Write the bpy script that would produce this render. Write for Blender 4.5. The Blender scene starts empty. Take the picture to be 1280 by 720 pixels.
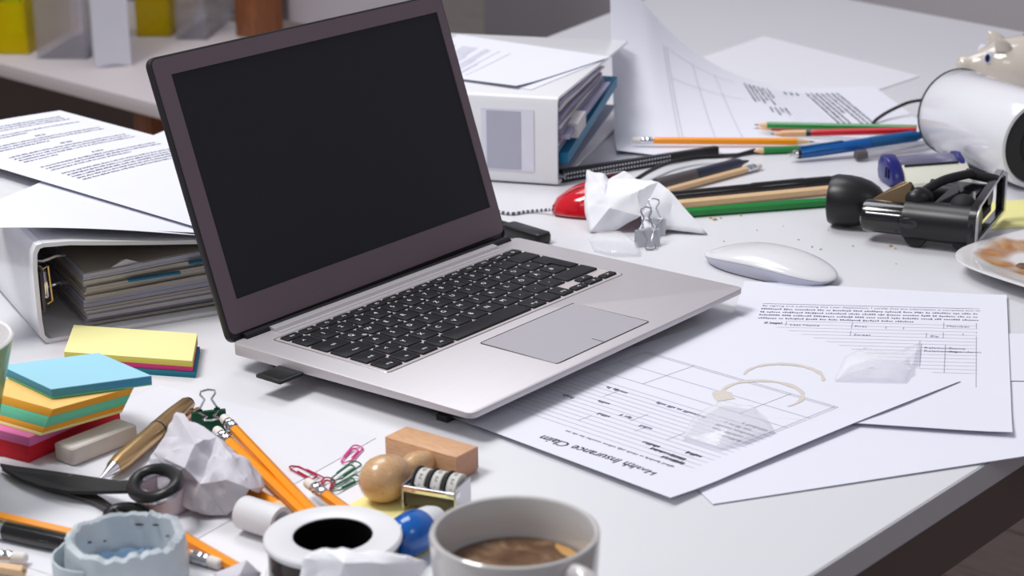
import bpy, bmesh, math, random
from mathutils import Vector, Matrix, noise
R = math.radians
random.seed(7)
scene = bpy.context.scene
COL = scene.collection
T = 0.74                                            # height of the desk top
# ------------------------------------------------------------------ camera
F, PITCH, ROLL, CH = 2436.52, 0.319865, -0.0140458, 0.505752
_cp, _sp = math.cos(PITCH), math.sin(PITCH)
_fw = Vector((0, _cp, -_sp)); _r = Vector((1, 0, 0)); _u = _r.cross(_fw)
CR = math.cos(ROLL) * _r + math.sin(ROLL) * _u
CU = -math.sin(ROLL) * _r + math.cos(ROLL) * _u
cam = bpy.data.cameras.new('camera')
cam.sensor_width = 36.0
cam.lens = F / 1280 * 36.0
cam.clip_start = 0.05
cam.dof.use_dof = True
cam.dof.focus_distance = 1.47
cam.dof.aperture_fstop = 10.5
co = bpy.data.objects.new('camera', cam); COL.objects.link(co)
co.matrix_world = Matrix(((CR.x, CU.x, -_fw.x, 0), (CR.y, CU.y, -_fw.y, 0), (CR.z, CU.z, -_fw.z, T + CH), (0, 0, 0, 1)))
scene.camera = co
# ------------------------------------------------------------------ world and lights
w = bpy.data.worlds.new('studio'); scene.world = w; w.use_nodes = True
w.node_tree.nodes['Background'].inputs[0].default_value = (0.80, 0.82, 0.90, 1)
w.node_tree.nodes['Background'].inputs[1].default_value = 0.35
def area(name, loc, target, size, power, col=(1, 1, 1), sy=None):
    l = bpy.data.lights.new(name, 'AREA'); l.energy = power; l.color = col
    l.shape = 'RECTANGLE'; l.size = size; l.size_y = sy or size
    o = bpy.data.objects.new(name, l); COL.objects.link(o); o.location = loc
    o.rotation_euler = (Vector(target) - Vector(loc)).to_track_quat('-Z', 'Y').to_euler()
    return o
area('softbox_key', (-1.05, 1.25, T + 2.0), (0.0, 1.45, T), 0.65, 37, (1.0, 0.985, 0.97))
area('softbox_front_left', (-1.3, -0.1, T + 1.6), (0.0, 1.4, T), 0.6, 3.5, (1.0, 0.99, 0.98))
area('softbox_front_right', (1.4, 0.2, T + 1.6), (0.1, 1.6, T), 0.6, 3, (0.96, 0.97, 1.0))
area('softbox_back', (-0.4, 2.7, T + 2.3), (0.1, 1.7, T), 1.2, 27, (0.97, 0.97, 1.0))
vs = scene.view_settings
scene.display_settings.display_device = 'sRGB'
vs.view_transform = 'Standard'; vs.look = 'None'; vs.gamma = 1.0; vs.exposure = -0.08; vs.use_curve_mapping = False

# ------------------------------------------------------------------ helpers
def at(px, py, h=0.0):
    """point h above the desk top seen at a given place in the photograph"""
    d = _fw * F + CR * (px - 640) - CU * (py - 360)
    t = (h - CH) / d.z
    return Vector((d.x * t, d.y * t, T + h))
def lin(c):
    return tuple((x / 12.92 if x <= 0.04045 else ((x + 0.055) / 1.055) ** 2.4) for x in [v / 255 for v in c])
MATS = {}
def mat(name, rgb, rough=0.5, metal=0.0, var=0.04, scale=60.0, bump=0.0, trans=0.0, ior=1.45, alpha=1.0, coat=0.0, stretch=None, emit=None, sss=0.0, spec=0.5):
    m = bpy.data.materials.new(name); m.use_nodes = True
    nt = m.node_tree; b = nt.nodes['Principled BSDF']
    c = lin(rgb)
    tc = nt.nodes.new('ShaderNodeTexCoord'); mp = nt.nodes.new('ShaderNodeMapping')
    nt.links.new(tc.outputs['Object'], mp.inputs[0])
    if stretch: mp.inputs['Scale'].default_value = stretch
    n = nt.nodes.new('ShaderNodeTexNoise'); n.inputs['Scale'].default_value = scale; n.inputs['Detail'].default_value = 4
    nt.links.new(mp.outputs[0], n.inputs['Vector'])
    r = nt.nodes.new('ShaderNodeMix'); r.data_type = 'RGBA'
    r.inputs[6].default_value = tuple(max(0, x * (1 - var)) for x in c) + (1,)
    r.inputs[7].default_value = tuple(min(1, x * (1 + var)) for x in c) + (1,)
    nt.links.new(n.outputs['Fac'], r.inputs[0]); nt.links.new(r.outputs[2], b.inputs['Base Color'])
    b.inputs['Roughness'].default_value = rough; b.inputs['Metallic'].default_value = metal
    b.inputs['IOR'].default_value = ior; b.inputs['Transmission Weight'].default_value = trans
    b.inputs['Alpha'].default_value = alpha; b.inputs['Coat Weight'].default_value = coat
    b.inputs['Specular IOR Level'].default_value = spec
    if sss: b.inputs['Subsurface Weight'].default_value = sss; b.inputs['Subsurface Radius'].default_value = (.004, .004, .004)
    if bump:
        bp = nt.nodes.new('ShaderNodeBump'); bp.inputs['Strength'].default_value = bump; bp.inputs['Distance'].default_value = 0.001
        nt.links.new(n.outputs['Fac'], bp.inputs['Height']); nt.links.new(bp.outputs[0], b.inputs['Normal'])
    MATS[name] = m
    return m
def ramp_mat(name, stops, scale, stretch, rough=0.5, kind='noise', distort=1.0, bump=0.1, coat=0.0):
    """procedural streaky / wavy material (wood, smears)"""
    m = bpy.data.materials.new(name); m.use_nodes = True
    nt = m.node_tree; b = nt.nodes['Principled BSDF']
    tc = nt.nodes.new('ShaderNodeTexCoord'); mp = nt.nodes.new('ShaderNodeMapping'); mp.inputs['Scale'].default_value = stretch
    nt.links.new(tc.outputs['Object'], mp.inputs[0])
    n = nt.nodes.new('ShaderNodeTexNoise'); n.inputs['Scale'].default_value = scale; n.inputs['Detail'].default_value = 6; n.inputs['Distortion'].default_value = distort
    nt.links.new(mp.outputs[0], n.inputs['Vector'])
    cr = nt.nodes.new('ShaderNodeValToRGB'); els = cr.color_ramp.elements
    while len(els) < len(stops): els.new(0.5)
    for e, (p, c) in zip(els, stops): e.position = p; e.color = lin(c) + (1,)
    nt.links.new(n.outputs['Fac'], cr.inputs[0]); nt.links.new(cr.outputs[0], b.inputs['Base Color'])
    b.inputs['Roughness'].default_value = rough; b.inputs['Coat Weight'].default_value = coat
    bp = nt.nodes.new('ShaderNodeBump'); bp.inputs['Strength'].default_value = bump; bp.inputs['Distance'].default_value = 0.0005
    nt.links.new(n.outputs['Fac'], bp.inputs['Height']); nt.links.new(bp.outputs[0], b.inputs['Normal'])
    MATS[name] = m
    return m

class MB:
    def __init__(s): s.bm = bmesh.new()
    def faces(s, verts, faces, M=None):
        vs_ = [s.bm.verts.new(M @ Vector(v) if M else Vector(v)) for v in verts]
        for f in faces:
            try: s.bm.faces.new([vs_[i] for i in f])
            except ValueError: pass
        return vs_
    def box(s, c, d, M=None, bev=0.0, seg=2):
        x, y, z = c; a, b, e = d[0] / 2, d[1] / 2, d[2] / 2
        v = [(x + i * a, y + j * b, z + k * e) for i in (-1, 1) for j in (-1, 1) for k in (-1, 1)]
        f = [(0, 1, 3, 2), (4, 6, 7, 5), (0, 4, 5, 1), (2, 3, 7, 6), (0, 2, 6, 4), (1, 5, 7, 3)]
        vv = s.faces(v, f, M)
        if bev:
            es = list({e_ for q in vv for e_ in q.link_edges})
            bmesh.ops.bevel(s.bm, geom=es, offset=bev, segments=seg, profile=0.5, affect='EDGES', clamp_overlap=True)
        return s
    def prism(s, poly, z0, z1, M=None, bev=0.0):
        n = len(poly)
        v = [(p[0], p[1], z0) for p in poly] + [(p[0], p[1], z1) for p in poly]
        f = [tuple(reversed(range(n))), tuple(range(n, 2 * n))] + [(i, (i + 1) % n, n + (i + 1) % n, n + i) for i in range(n)]
        vv = s.faces(v, f, M)
        if bev:
            es = [e_ for e_ in {e_ for q in vv for e_ in q.link_edges} if len(e_.link_faces) == 2 and any(len(g.verts) == n for g in e_.link_faces)]
            bmesh.ops.bevel(s.bm, geom=es, offset=bev, segments=2, profile=0.5, affect='EDGES', clamp_overlap=True)
        return s
    def loft(s, rings, closed=True, cap=True):
        """rings: list of equal-length point lists"""
        n = len(rings[0]); rows = [[s.bm.verts.new(Vector(p)) for p in r] for r in rings]
        for a, b in zip(rows, rows[1:]):
            for i in range(n if closed else n - 1):
                j = (i + 1) % n
                try: s.bm.faces.new((a[i], a[j], b[j], b[i]))
                except ValueError: pass
        if cap:
            s.bm.faces.new(list(reversed(rows[0]))); s.bm.faces.new(rows[-1])
        return s
    def lathe(s, prof, seg=32, M=None, rfun=None):
        rows = []
        for (r, z) in prof:
            if r < 1e-7: rows.append([s.bm.verts.new(M @ Vector((0, 0, z)) if M else Vector((0, 0, z)))])
            else:
                row = []
                for i in range(seg):
                    a = 2 * math.pi * i / seg
                    k = rfun(a, z) if rfun else 1.0
                    p = Vector((r * k * math.cos(a), r * k * math.sin(a), z))
                    row.append(s.bm.verts.new(M @ p if M else p))
                rows.append(row)
        for a, b in zip(rows, rows[1:]):
            for i in range(seg):
                j = (i + 1) % seg
                q = [a[i] if len(a) > 1 else a[0], a[j] if len(a) > 1 else a[0], b[j] if len(b) > 1 else b[0], b[i] if len(b) > 1 else b[0]]
                u_ = []
                for x in q:
                    if x not in u_: u_.append(x)
                if len(u_) > 2: s.bm.faces.new(u_)
        return s
    def tube(s, pts, r, seg=8, closed=False, radii=None):
        P = [Vector(p) for p in pts]; n = len(P); rings = []
        nrm = None
        for i in range(n):
            t = (P[(i + 1) % n] - P[i - 1]) if closed or 0 < i < n - 1 else (P[1] - P[0] if i == 0 else P[-1] - P[-2])
            t.normalize()
            if nrm is None:
                nrm = Vector((0, 0, 1)) if abs(t.z) < 0.9 else Vector((1, 0, 0))
            nrm = (nrm - t * nrm.dot(t)).normalized(); b = t.cross(nrm)
            rr = radii[i] if radii else r
            rings.append([P[i] + (nrm * math.cos(2 * math.pi * k / seg) + b * math.sin(2 * math.pi * k / seg)) * rr for k in range(seg)])
        if closed:
            rows = [[s.bm.verts.new(p) for p in rg] for rg in rings]
            for a, b in zip(rows, rows[1:] + rows[:1]):
                for i in range(seg): s.bm.faces.new((a[i], a[(i + 1) % seg], b[(i + 1) % seg], b[i]))
            return s
        return s.loft(rings)
    def grid(s, f, nu, nv, th=0.0):
        """surface f(i/nu, j/nv); th > 0 gives it a real thickness downwards along the normal"""
        P = [[Vector(f(i / nu, j / nv)) for j in range(nv + 1)] for i in range(nu + 1)]
        top = [[s.bm.verts.new(p) for p in row] for row in P]
        for i in range(nu):
            for j in range(nv): s.bm.faces.new((top[i][j], top[i + 1][j], top[i + 1][j + 1], top[i][j + 1]))
        if th:
            bot = [[None] * (nv + 1) for _ in range(nu + 1)]
            for i in range(nu + 1):
                for j in range(nv + 1):
                    a = P[min(i + 1, nu)][j] - P[max(i - 1, 0)][j]; b = P[i][min(j + 1, nv)] - P[i][max(j - 1, 0)]
                    bot[i][j] = s.bm.verts.new(P[i][j] - a.cross(b).normalized() * th)
            for i in range(nu):
                for j in range(nv): s.bm.faces.new((bot[i][j], bot[i][j + 1], bot[i + 1][j + 1], bot[i + 1][j]))
            for i in range(nu):
                s.bm.faces.new((top[i][0], bot[i][0], bot[i + 1][0], top[i + 1][0]))
                s.bm.faces.new((top[i][nv], top[i + 1][nv], bot[i + 1][nv], bot[i][nv]))
            for j in range(nv):
                s.bm.faces.new((top[0][j], top[0][j + 1], bot[0][j + 1], bot[0][j]))
                s.bm.faces.new((top[nu][j], bot[nu][j], bot[nu][j + 1], top[nu][j + 1]))
        return s
    def build(s, name, m, parent=None, smooth=35, M=None, fix=True):
        me = bpy.data.meshes.new(name)
        if fix: bmesh.ops.recalc_face_normals(s.bm, faces=s.bm.faces[:])
        if M: s.bm.transform(M)
        s.bm.to_mesh(me); s.bm.free()
        if smooth:
            for p in me.polygons: p.use_smooth = True
            me.set_sharp_from_angle(angle=R(smooth))
        me.materials.append(m if not isinstance(m, str) else MATS[m])
        o = bpy.data.objects.new(name, me); COL.objects.link(o)
        if parent: o.parent = parent
        return o
def tag(o, label=None, cat=None, group=None, kind=None):
    if label: o['label'] = label
    if cat: o['category'] = cat
    if group: o['group'] = group
    if kind: o['kind'] = kind
    return o
def thing(name, label, cat, loc=(0, 0, 0), rot=None, group=None):
    o = bpy.data.objects.new(name, None); COL.objects.link(o); o.empty_display_size = 0.02
    M = Matrix.Translation(Vector(loc))
    if rot is not None: M = M @ (Matrix.Rotation(rot, 4, 'Z') if isinstance(rot, (int, float)) else rot.to_4x4())
    o.matrix_world = M
    return tag(o, label, cat, group)
def axis_rot(d, up=Vector((0, 0, 1))):
    """rotation whose x axis runs along d"""
    x = Vector(d).normalized(); y = up.cross(x).normalized(); z = x.cross(y)
    return Matrix((x, y, z)).transposed()
XM = Matrix(((0, 0, 1, 0), (1, 0, 0, 0), (0, 1, 0, 0), (0, 0, 0, 1)))     # lathe axis z -> local x
_fonts = {}
def glyphs(text, size):
    if text not in _fonts:
        c = bpy.data.curves.new('t', 'FONT'); c.body = text; c.size = 1.0; c.resolution_u = 2; c.align_x = 'LEFT'
        o = bpy.data.objects.new('t', c); COL.objects.link(o)
        me = o.to_mesh(); _fonts[text] = ([tuple(v.co) for v in me.vertices], [tuple(p.vertices) for p in me.polygons])
        o.to_mesh_clear(); bpy.data.objects.remove(o); bpy.data.curves.remove(c)
    v, f = _fonts[text]
    return [(x * size, y * size) for x, y, z in v], f
def put_text(mb, text, size, fn, squeeze=1.0):
    """fn maps (along the reading direction, up) to a 3D point"""
    v, f = glyphs(text, size)
    mb.faces([fn(x * squeeze, y) for x, y in v], f)
    return max([x for x, y in v] or [0]) * squeeze
def put_words(mb, fn, x0, x1, y, h, rnd, gap=True):
    """a line of small print: one tiny mark per letter, broken into words"""
    x = x0; cw = h * 0.62
    while x < x1 - cw:
        for _ in range(rnd.randint(2, 9)):
            if x > x1 - cw: break
            hh = h * rnd.choice((0.62, 0.62, 0.66, 1.0, 0.95)); yo = -0.22 * h if rnd.random() < 0.1 else 0
            mb.faces([fn(x, y + yo), fn(x + cw * 0.72, y + yo), fn(x + cw * 0.72, y + hh), fn(x, y + hh)], [(0, 1, 2, 3)])
            x += cw
        x += cw * 0.8
def put_rule(mb, fn, x0, y0, x1, y1, t, n=1):
    dx, dy = x1 - x0, y1 - y0; L = math.hypot(dx, dy); nx, ny = -dy / L * t / 2, dx / L * t / 2
    for i in range(n):
        a, b = i / n, (i + 1) / n
        mb.faces([fn(x0 + dx * a + nx, y0 + dy * a + ny), fn(x0 + dx * b + nx, y0 + dy * b + ny), fn(x0 + dx * b - nx, y0 + dy * b - ny), fn(x0 + dx * a - nx, y0 + dy * a - ny)], [(0, 1, 2, 3)])

# ------------------------------------------------------------------ materials
mat('white_laminate', (222, 222, 227), 0.32, var=0.012, scale=9)
mat('desk_edge_shade', (182, 181, 187), 0.45, var=0.02)  # white laminate as it looks in shade, put into the colour
mat('brown_laminate', (78, 66, 62), 0.5, var=0.05)
mat('paper', (226, 227, 238), 0.75, var=0.012, scale=40, bump=0.05)
mat('paper_crumple', (236, 236, 242), 0.7, var=0.015, scale=90, bump=0.1)
mat('paper_table', (222, 222, 229), 0.7, var=0.01)
mat('paper_grey', (206, 203, 212), 0.75, var=0.03, scale=90, bump=0.1)
mat('page_edge', (186, 180, 172), 0.8, var=0.06, scale=200)
mat('page_edge_dark', (120, 114, 108), 0.8, var=0.06, scale=200)
mat('ink', (104, 104, 126), 0.8)
mat('ink_dark', (40, 40, 62), 0.8)
mat('ink_pale', (168, 168, 184), 0.8)
mat('aluminium', (202, 197, 201), 0.45, 0.45, var=0.05, scale=30, stretch=(0.6, 40, 40))
mat('aluminium_edge', (226, 216, 216), 0.38, 0.55, var=0.03)
mat('touchpad', (178, 175, 182), 0.5, 0.25, var=0.02)
mat('bezel', (116, 100, 108), 0.45, 0.25, var=0.04, scale=40)
mat('lid_dark', (46, 42, 48), 0.4, 0.3)
mat('screen_black', (44, 44, 50), 0.55, var=0.02, spec=0.15)
mat('key_black', (26, 26, 31), 0.55, var=0.06, spec=0.3)
mat('legend', (240, 240, 246), 0.6)
mat('black_plastic', (24, 24, 27), 0.35)
mat('black_matte', (30, 29, 31), 0.7)
mat('black_gloss', (20, 20, 23), 0.16, coat=0.5)
mat('rubber', (48, 48, 51), 0.8)
mat('underside', (54, 50, 54), 0.6)
mat('steel', (196, 196, 202), 0.22, 0.95, var=0.03)
mat('steel_dark', (82, 80, 80), 0.35, 0.85, var=0.05)
mat('chrome', (225, 225, 230), 0.1, 1.0)
mat('silver_paint', (206, 208, 214), 0.3, 0.5)
mat('bronze', (196, 162, 116), 0.3, 0.85, var=0.06, stretch=(1, 30, 30))
mat('copper', (200, 150, 120), 0.25, 0.9)
mat('yellow_paint', (246, 152, 12), 0.32, coat=0.3, var=0.03)
mat('green_paint', (14, 128, 52), 0.35, coat=0.3)
mat('red_paint', (206, 34, 46), 0.35, coat=0.3)
mat('eraser_white', (228, 222, 216), 0.8)
mat('eraser_grey', (206, 196, 188), 0.85, var=0.08)
mat('graphite', (52, 50, 54), 0.4)
ramp_mat('pencil_wood', [(0.3, (214, 174, 130)), (0.55, (230, 194, 152)), (0.8, (200, 158, 114))], 40, (2, 40, 40), 0.6)
ramp_mat('stamp_wood', [(0.3, (196, 150, 112)), (0.5, (216, 170, 130)), (0.75, (184, 136, 98))], 22, (3, 26, 26), 0.45, bump=0.05)
ramp_mat('stamp_end_wood', [(0.3, (190, 138, 110)), (0.5, (206, 156, 128)), (0.75, (168, 116, 92))], 60, (4, 40, 4), 0.55, bump=0.05)
ramp_mat('knob_wood', [(0.3, (198, 156, 112)), (0.5, (214, 174, 130)), (0.75, (186, 142, 100))], 24, (4, 30, 30), 0.3, bump=0.03, coat=0.4)
ramp_mat('post_wood', [(0.3, (120, 66, 36)), (0.5, (148, 88, 50)), (0.75, (96, 52, 30))], 9, (14, 14, 1.2), 0.5)
ramp_mat('floor_wood', [(0.3, (146, 128, 118)), (0.5, (166, 148, 138)), (0.75, (126, 110, 102))], 5, (1.0, 12, 1), 0.5)
mat('wall_grey', (186, 180, 188), 0.8, var=0.02, scale=3)
mat('shelf_white', (196, 188, 190), 0.4, var=0.015)
mat('shelf_back', (176, 170, 176), 0.6, var=0.015)
mat('dark_board', (112, 97, 90), 0.6)
mat('clear_plastic', (238, 236, 248), 0.12, trans=0.85, ior=1.2, alpha=0.55)
mat('yellow_plastic', (236, 210, 10), 0.25, trans=0.45, ior=1.2, alpha=0.62)
mat('lime_plastic', (176, 196, 20), 0.4)
mat('amber_plastic', (200, 150, 30), 0.3, trans=0.3, ior=1.2)
mat('file_white', (206, 206, 216), 0.45)
mat('binder_white', (232, 232, 236), 0.3, var=0.012, coat=0.2)
mat('binder_inside', (150, 143, 136), 0.6)
mat('binder_dark', (72, 66, 64), 0.6)
mat('label_grey', (176, 176, 192), 0.6)
mat('label_pale', (222, 222, 234), 0.4)
mat('teal', (0, 110, 150), 0.45)
mat('lilac_paper', (150, 146, 172), 0.75, var=0.05)
mat('cream_paper', (206, 202, 204), 0.75)
mat('clear_sleeve', (236, 238, 246), 0.1, trans=0.8, ior=1.1, alpha=0.35)
mat('note_yellow', (238, 232, 164), 0.75, var=0.02)
mat('note_yellow_edge', (216, 206, 92), 0.75, var=0.08, scale=300, stretch=(.1, .1, 8))
mat('note_pink', (224, 66, 134), 0.75, var=0.2, scale=160, stretch=(.1, .1, 6))
mat('note_pink_pale', (222, 112, 170), 0.75, var=0.2, scale=160, stretch=(.1, .1, 6))
mat('note_teal', (28, 120, 142), 0.75, var=0.2, scale=160, stretch=(.1, .1, 6))
mat('note_blue', (154, 206, 224), 0.75, var=0.02)
mat('note_blue_edge', (70, 152, 188), 0.75, var=0.2, scale=160, stretch=(.1, .1, 6))
mat('note_orange', (246, 168, 48), 0.75, var=0.2, scale=160, stretch=(.1, .1, 6))
mat('note_orange_top', (250, 200, 120), 0.75, var=0.02)
mat('note_mint', (112, 208, 170), 0.75, var=0.2, scale=160, stretch=(.1, .1, 6))
mat('note_cream', (246, 232, 160), 0.75, var=0.05)
mat('note_red', (216, 26, 48), 0.75, var=0.2, scale=160, stretch=(.1, .1, 6))
mat('note_loose', (238, 232, 158), 0.75, var=0.03)
mat('mug_glaze', (200, 197, 196), 0.12, var=0.015, coat=0.6)
ramp_mat('cup_green', [(0.35, (92, 138, 70)), (0.5, (128, 164, 104)), (0.62, (196, 206, 186))], 30, (1, 1, 0.6), 0.3, bump=0)
mat('cup_white', (232, 230, 230), 0.25)
ramp_mat('coffee', [(0.25, (78, 54, 38)), (0.5, (108, 80, 58)), (0.72, (158, 130, 104))], 38, (1, 1, 1), 0.15, distort=1.5, bump=0.02)
mat('coffee_foam', (206, 158, 96), 0.5, var=0.15)
ramp_mat('sauce', [(0.28, (158, 96, 40)), (0.46, (190, 130, 66)), (0.6, (208, 166, 112)), (0.72, (226, 214, 200))], 26, (1, 1, 1), 0.22, distort=1.2, bump=0.02)
mat('stain', (212, 203, 195), 0.75, var=0.10, scale=120)
mat('plate_glaze', (228, 226, 226), 0.1, var=0.01, coat=0.6)
mat('mouse_white', (228, 228, 232), 0.22, coat=0.5, var=0.01)
mat('mouse_grey', (196, 197, 212), 0.35, var=0.01)
mat('red_shell', (236, 30, 48), 0.12, trans=0.35, ior=1.3, coat=0.6)
mat('red_dark', (120, 6, 16), 0.3)
mat('film', (244, 244, 250), 0.08, alpha=0.25, bump=0.3, scale=160, spec=1.0)
mat('cup_gloss', (232, 232, 238), 0.14, coat=0.7, var=0.01)
mat('pig_glaze', (206, 196, 184), 0.12, coat=0.8, var=0.03, scale=30)
mat('eye_white', (232, 232, 244), 0.15)
mat('navy', (26, 28, 112), 0.28, coat=0.3)
mat('navy_clip', (12, 16, 76), 0.3)
mat('clip_green', (0, 74, 46), 0.3)
mat('ivory_plastic', (226, 226, 212), 0.3)
mat('lilac_metal', (140, 138, 164), 0.25, 0.6)
mat('blue_clear', (8, 104, 186), 0.12, trans=0.4, ior=1.35, coat=0.5)
mat('blue_solid', (10, 86, 140), 0.3)
mat('clear_pen', (216, 218, 226), 0.1, trans=0.7, ior=1.3, alpha=0.7)
mat('pen_grey', (86, 82, 86), 0.4)
mat('pen_navy', (22, 34, 62), 0.3, coat=0.3)
mat('blue_gloss', (0, 92, 178), 0.14, coat=0.6)
mat('blue_tape', (216, 225, 231), 0.3, trans=0.25, ior=1.2, var=0.1, scale=90, bump=0.25, sss=0.1)
mat('blue_tape_core', (140, 172, 200), 0.35, var=0.3, scale=120, bump=0.4)
mat('spool_white', (226, 226, 230), 0.3, var=0.02)
mat('spool_tape', (44, 30, 24), 0.18, var=0.3, scale=20)
mat('core_black', (6, 6, 7), 0.8, spec=0.1)
mat('cap_pink', (222, 208, 214), 0.45)
mat('clip_pink', (226, 60, 150), 0.3)
mat('clip_red', (176, 18, 60), 0.3)
mat('wire_green', (0, 104, 62), 0.3)
mat('crumb', (196, 160, 110), 0.8)
mat('band_type', (206, 204, 198), 0.7, var=0.06)
mat('brown_glass', (116, 96, 72), 0.18, 0.35, var=0.2, scale=20)
def fade_mat(name):
    nt = MATS[name].node_tree; b = nt.nodes['Principled BSDF']
    at_ = nt.nodes.new('ShaderNodeAttribute'); at_.attribute_name = 'cover'
    nt.links.new(at_.outputs['Fac'], b.inputs['Alpha'])
fade_mat('sauce')

def wbuild(mb, name, m, parent, smooth=35):
    """mesh drawn in world coordinates, stored in its parent's frame"""
    return mb.build(name, m, parent, smooth, M=parent.matrix_world.inverted())
def rrect(x0, y0, x1, y1, r, n=4):
    p = []
    for cx, cy, a0 in ((x1 - r, y1 - r, 0), (x0 + r, y1 - r, 90), (x0 + r, y0 + r, 180), (x1 - r, y0 + r, 270)):
        for k in range(n + 1):
            a = R(a0 + 90 * k / n); p.append((cx + r * math.cos(a), cy + r * math.sin(a)))
    return p
def isect(p, d, q, e):
    det = d.x * -e.y + e.x * d.y
    s = ((q.x - p.x) * -e.y + e.x * (q.y - p.y)) / det
    return Vector((p.x + d.x * s, p.y + d.y * s))
# ================================================================== SETTING
N2 = Vector((math.sin(R(45.5)), math.cos(R(45.5)))); D2 = Vector((N2.y, -N2.x))
fl = MB().box((0, 3.2, -0.03), (9, 9, 0.03)).build('floor', 'dark_board'); fl['kind'] = 'structure'
plk = None; rnd = random.Random(3)
for r in range(34):
    off = rnd.uniform(-0.6, 0)
    for c in range(6):
        if plk is None:
            plk = MB().box((0, 0, 0), (1.194, 0.186, 0.014), bev=0.0015, seg=1).build('plank', 'floor_wood', fl)
            o = plk
        else:
            o = plk.copy(); COL.objects.link(o)
        ang = R(-41)
        a, b = (c - 2.2) * 1.2 + off, (r - 13) * 0.19
        o.location = (a * math.cos(ang) - b * math.sin(ang), 2.6 + a * math.sin(ang) + b * math.cos(ang), -0.0076)
        o.rotation_euler = (0, 0, ang)
wp = N2 * 2.78
M_ = Matrix.Translation((wp.x, wp.y, 0)) @ Matrix.Rotation(math.atan2(D2.y, D2.x), 4, 'Z')
wl = MB().box((0.3, 0.05, 1.25), (6.4, 0.1, 2.5), M_).build('wall_back', 'wall_grey'); wl['kind'] = 'structure'

# ------------------------------------------------------------------ desk
p1, p2 = at(1010, 720), at(1225, 583); q1, q2 = at(680, 48), at(760, 17); s1, s2 = at(1065, 0), at(1280, 40)
v2 = lambda v: Vector((v.x, v.y))
eR, eL, eB = v2(p2 - p1).normalized(), v2(q2 - q1).normalized(), v2(s2 - s1).normalized()
dA = v2(p1) - eR * 0.42; dB = isect(v2(p1), eR, v2(s1), eB); dC = isect(v2(q1), eL, v2(s1), eB); dD = v2(q1) - eL * 1.72
poly = [dA, dB, dC, dD]
cen = sum(poly, Vector((0, 0))) / 4
desk = thing('desk', 'large white office desk with a brown underframe, covered in clutter', 'desk', (cen.x, cen.y, 0))
wbuild(MB().prism(poly, T - 0.019, T, bev=0.0012), 'desktop', 'white_laminate', desk)
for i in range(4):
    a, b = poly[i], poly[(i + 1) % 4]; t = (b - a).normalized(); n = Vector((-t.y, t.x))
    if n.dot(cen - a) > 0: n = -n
    wbuild(MB().prism([a, b, b + n * 0.0012, a + n * 0.0012], T - 0.0188, T - 0.0006), 'edge_shade', 'desk_edge_shade', desk)  # added grey strips: shade on the white desktop's sides painted as colour
def inset(poly, k):
    c = sum(poly, Vector((0, 0))) / len(poly)
    return [p + (c - p).normalized() * k for p in poly]
pin = [p.copy() for p in poly]
for i in range(4):
    a, b = pin[i], pin[(i + 1) % 4]; t = (b - a).normalized(); n = Vector((-t.y, t.x))
    if n.dot(cen - a) < 0: n = -n
    a2, b2 = a + t * 0.002 + n * 0.001, b - t * 0.002 + n * 0.001
    wbuild(MB().prism([a2, b2, b2 + n * 0.022 - t * 0.022, a2 + n * 0.022 + t * 0.022], T - 0.062, T - 0.019), 'apron', 'brown_laminate', desk)
for p in inset(poly, 0.07):
    wbuild(MB().box((p.x, p.y, (T - 0.019) / 2), (0.05, 0.05, T - 0.019), bev=0.002), 'leg', 'brown_laminate', desk)

# ------------------------------------------------------------------ shelf unit behind
SZ = T - 0.12
sA = at(200, 131, -0.12)
shelf = thing('shelf_unit', 'low white shelf unit with wooden posts behind the desk, left background', 'shelf', (sA.x, sA.y, 0), math.atan2(D2.y, D2.x))
MB().box((-1.11, 0.235, SZ - 0.011), (2.32, 0.47, 0.022), bev=0.0015).build('shelf_board', 'shelf_white', shelf)
MB().box((-1.11, 0.476, 1.10), (2.32, 0.008, 0.92)).build('back_panel', 'shelf_back', shelf)
MB().box((-1.11, 0.476, 0.33), (2.32, 0.008, 0.50)).build('back_panel', 'dark_board', shelf)
MB().box((-1.11, 0.235, 0.06), (2.32, 0.47, 0.022), bev=0.0015).build('shelf_board', 'dark_board', shelf)
inv = shelf.matrix_world.inverted()
pu = inv @ at(328, 44, -0.12); pl_ = inv @ at(171, 130, -0.14)
MB().box((pu.x, 0.42, (SZ + 1.56) / 2), (0.058, 0.058, 1.56 - SZ), bev=0.002).build('post', 'post_wood', shelf)
for x in (pl_.x + 0.09, -2.05):
    for y in (0.06, 0.41):
        MB().box((x - 0.09, y, (SZ - 0.022) / 2 + 0.0355), (0.046, 0.046, SZ - 0.022 - 0.071), bev=0.002).build('post', 'post_wood', shelf)
        MB().box((x - 0.09, y, 0.0245), (0.046, 0.046, 0.049)).build('foot', 'post_wood', shelf)
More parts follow.
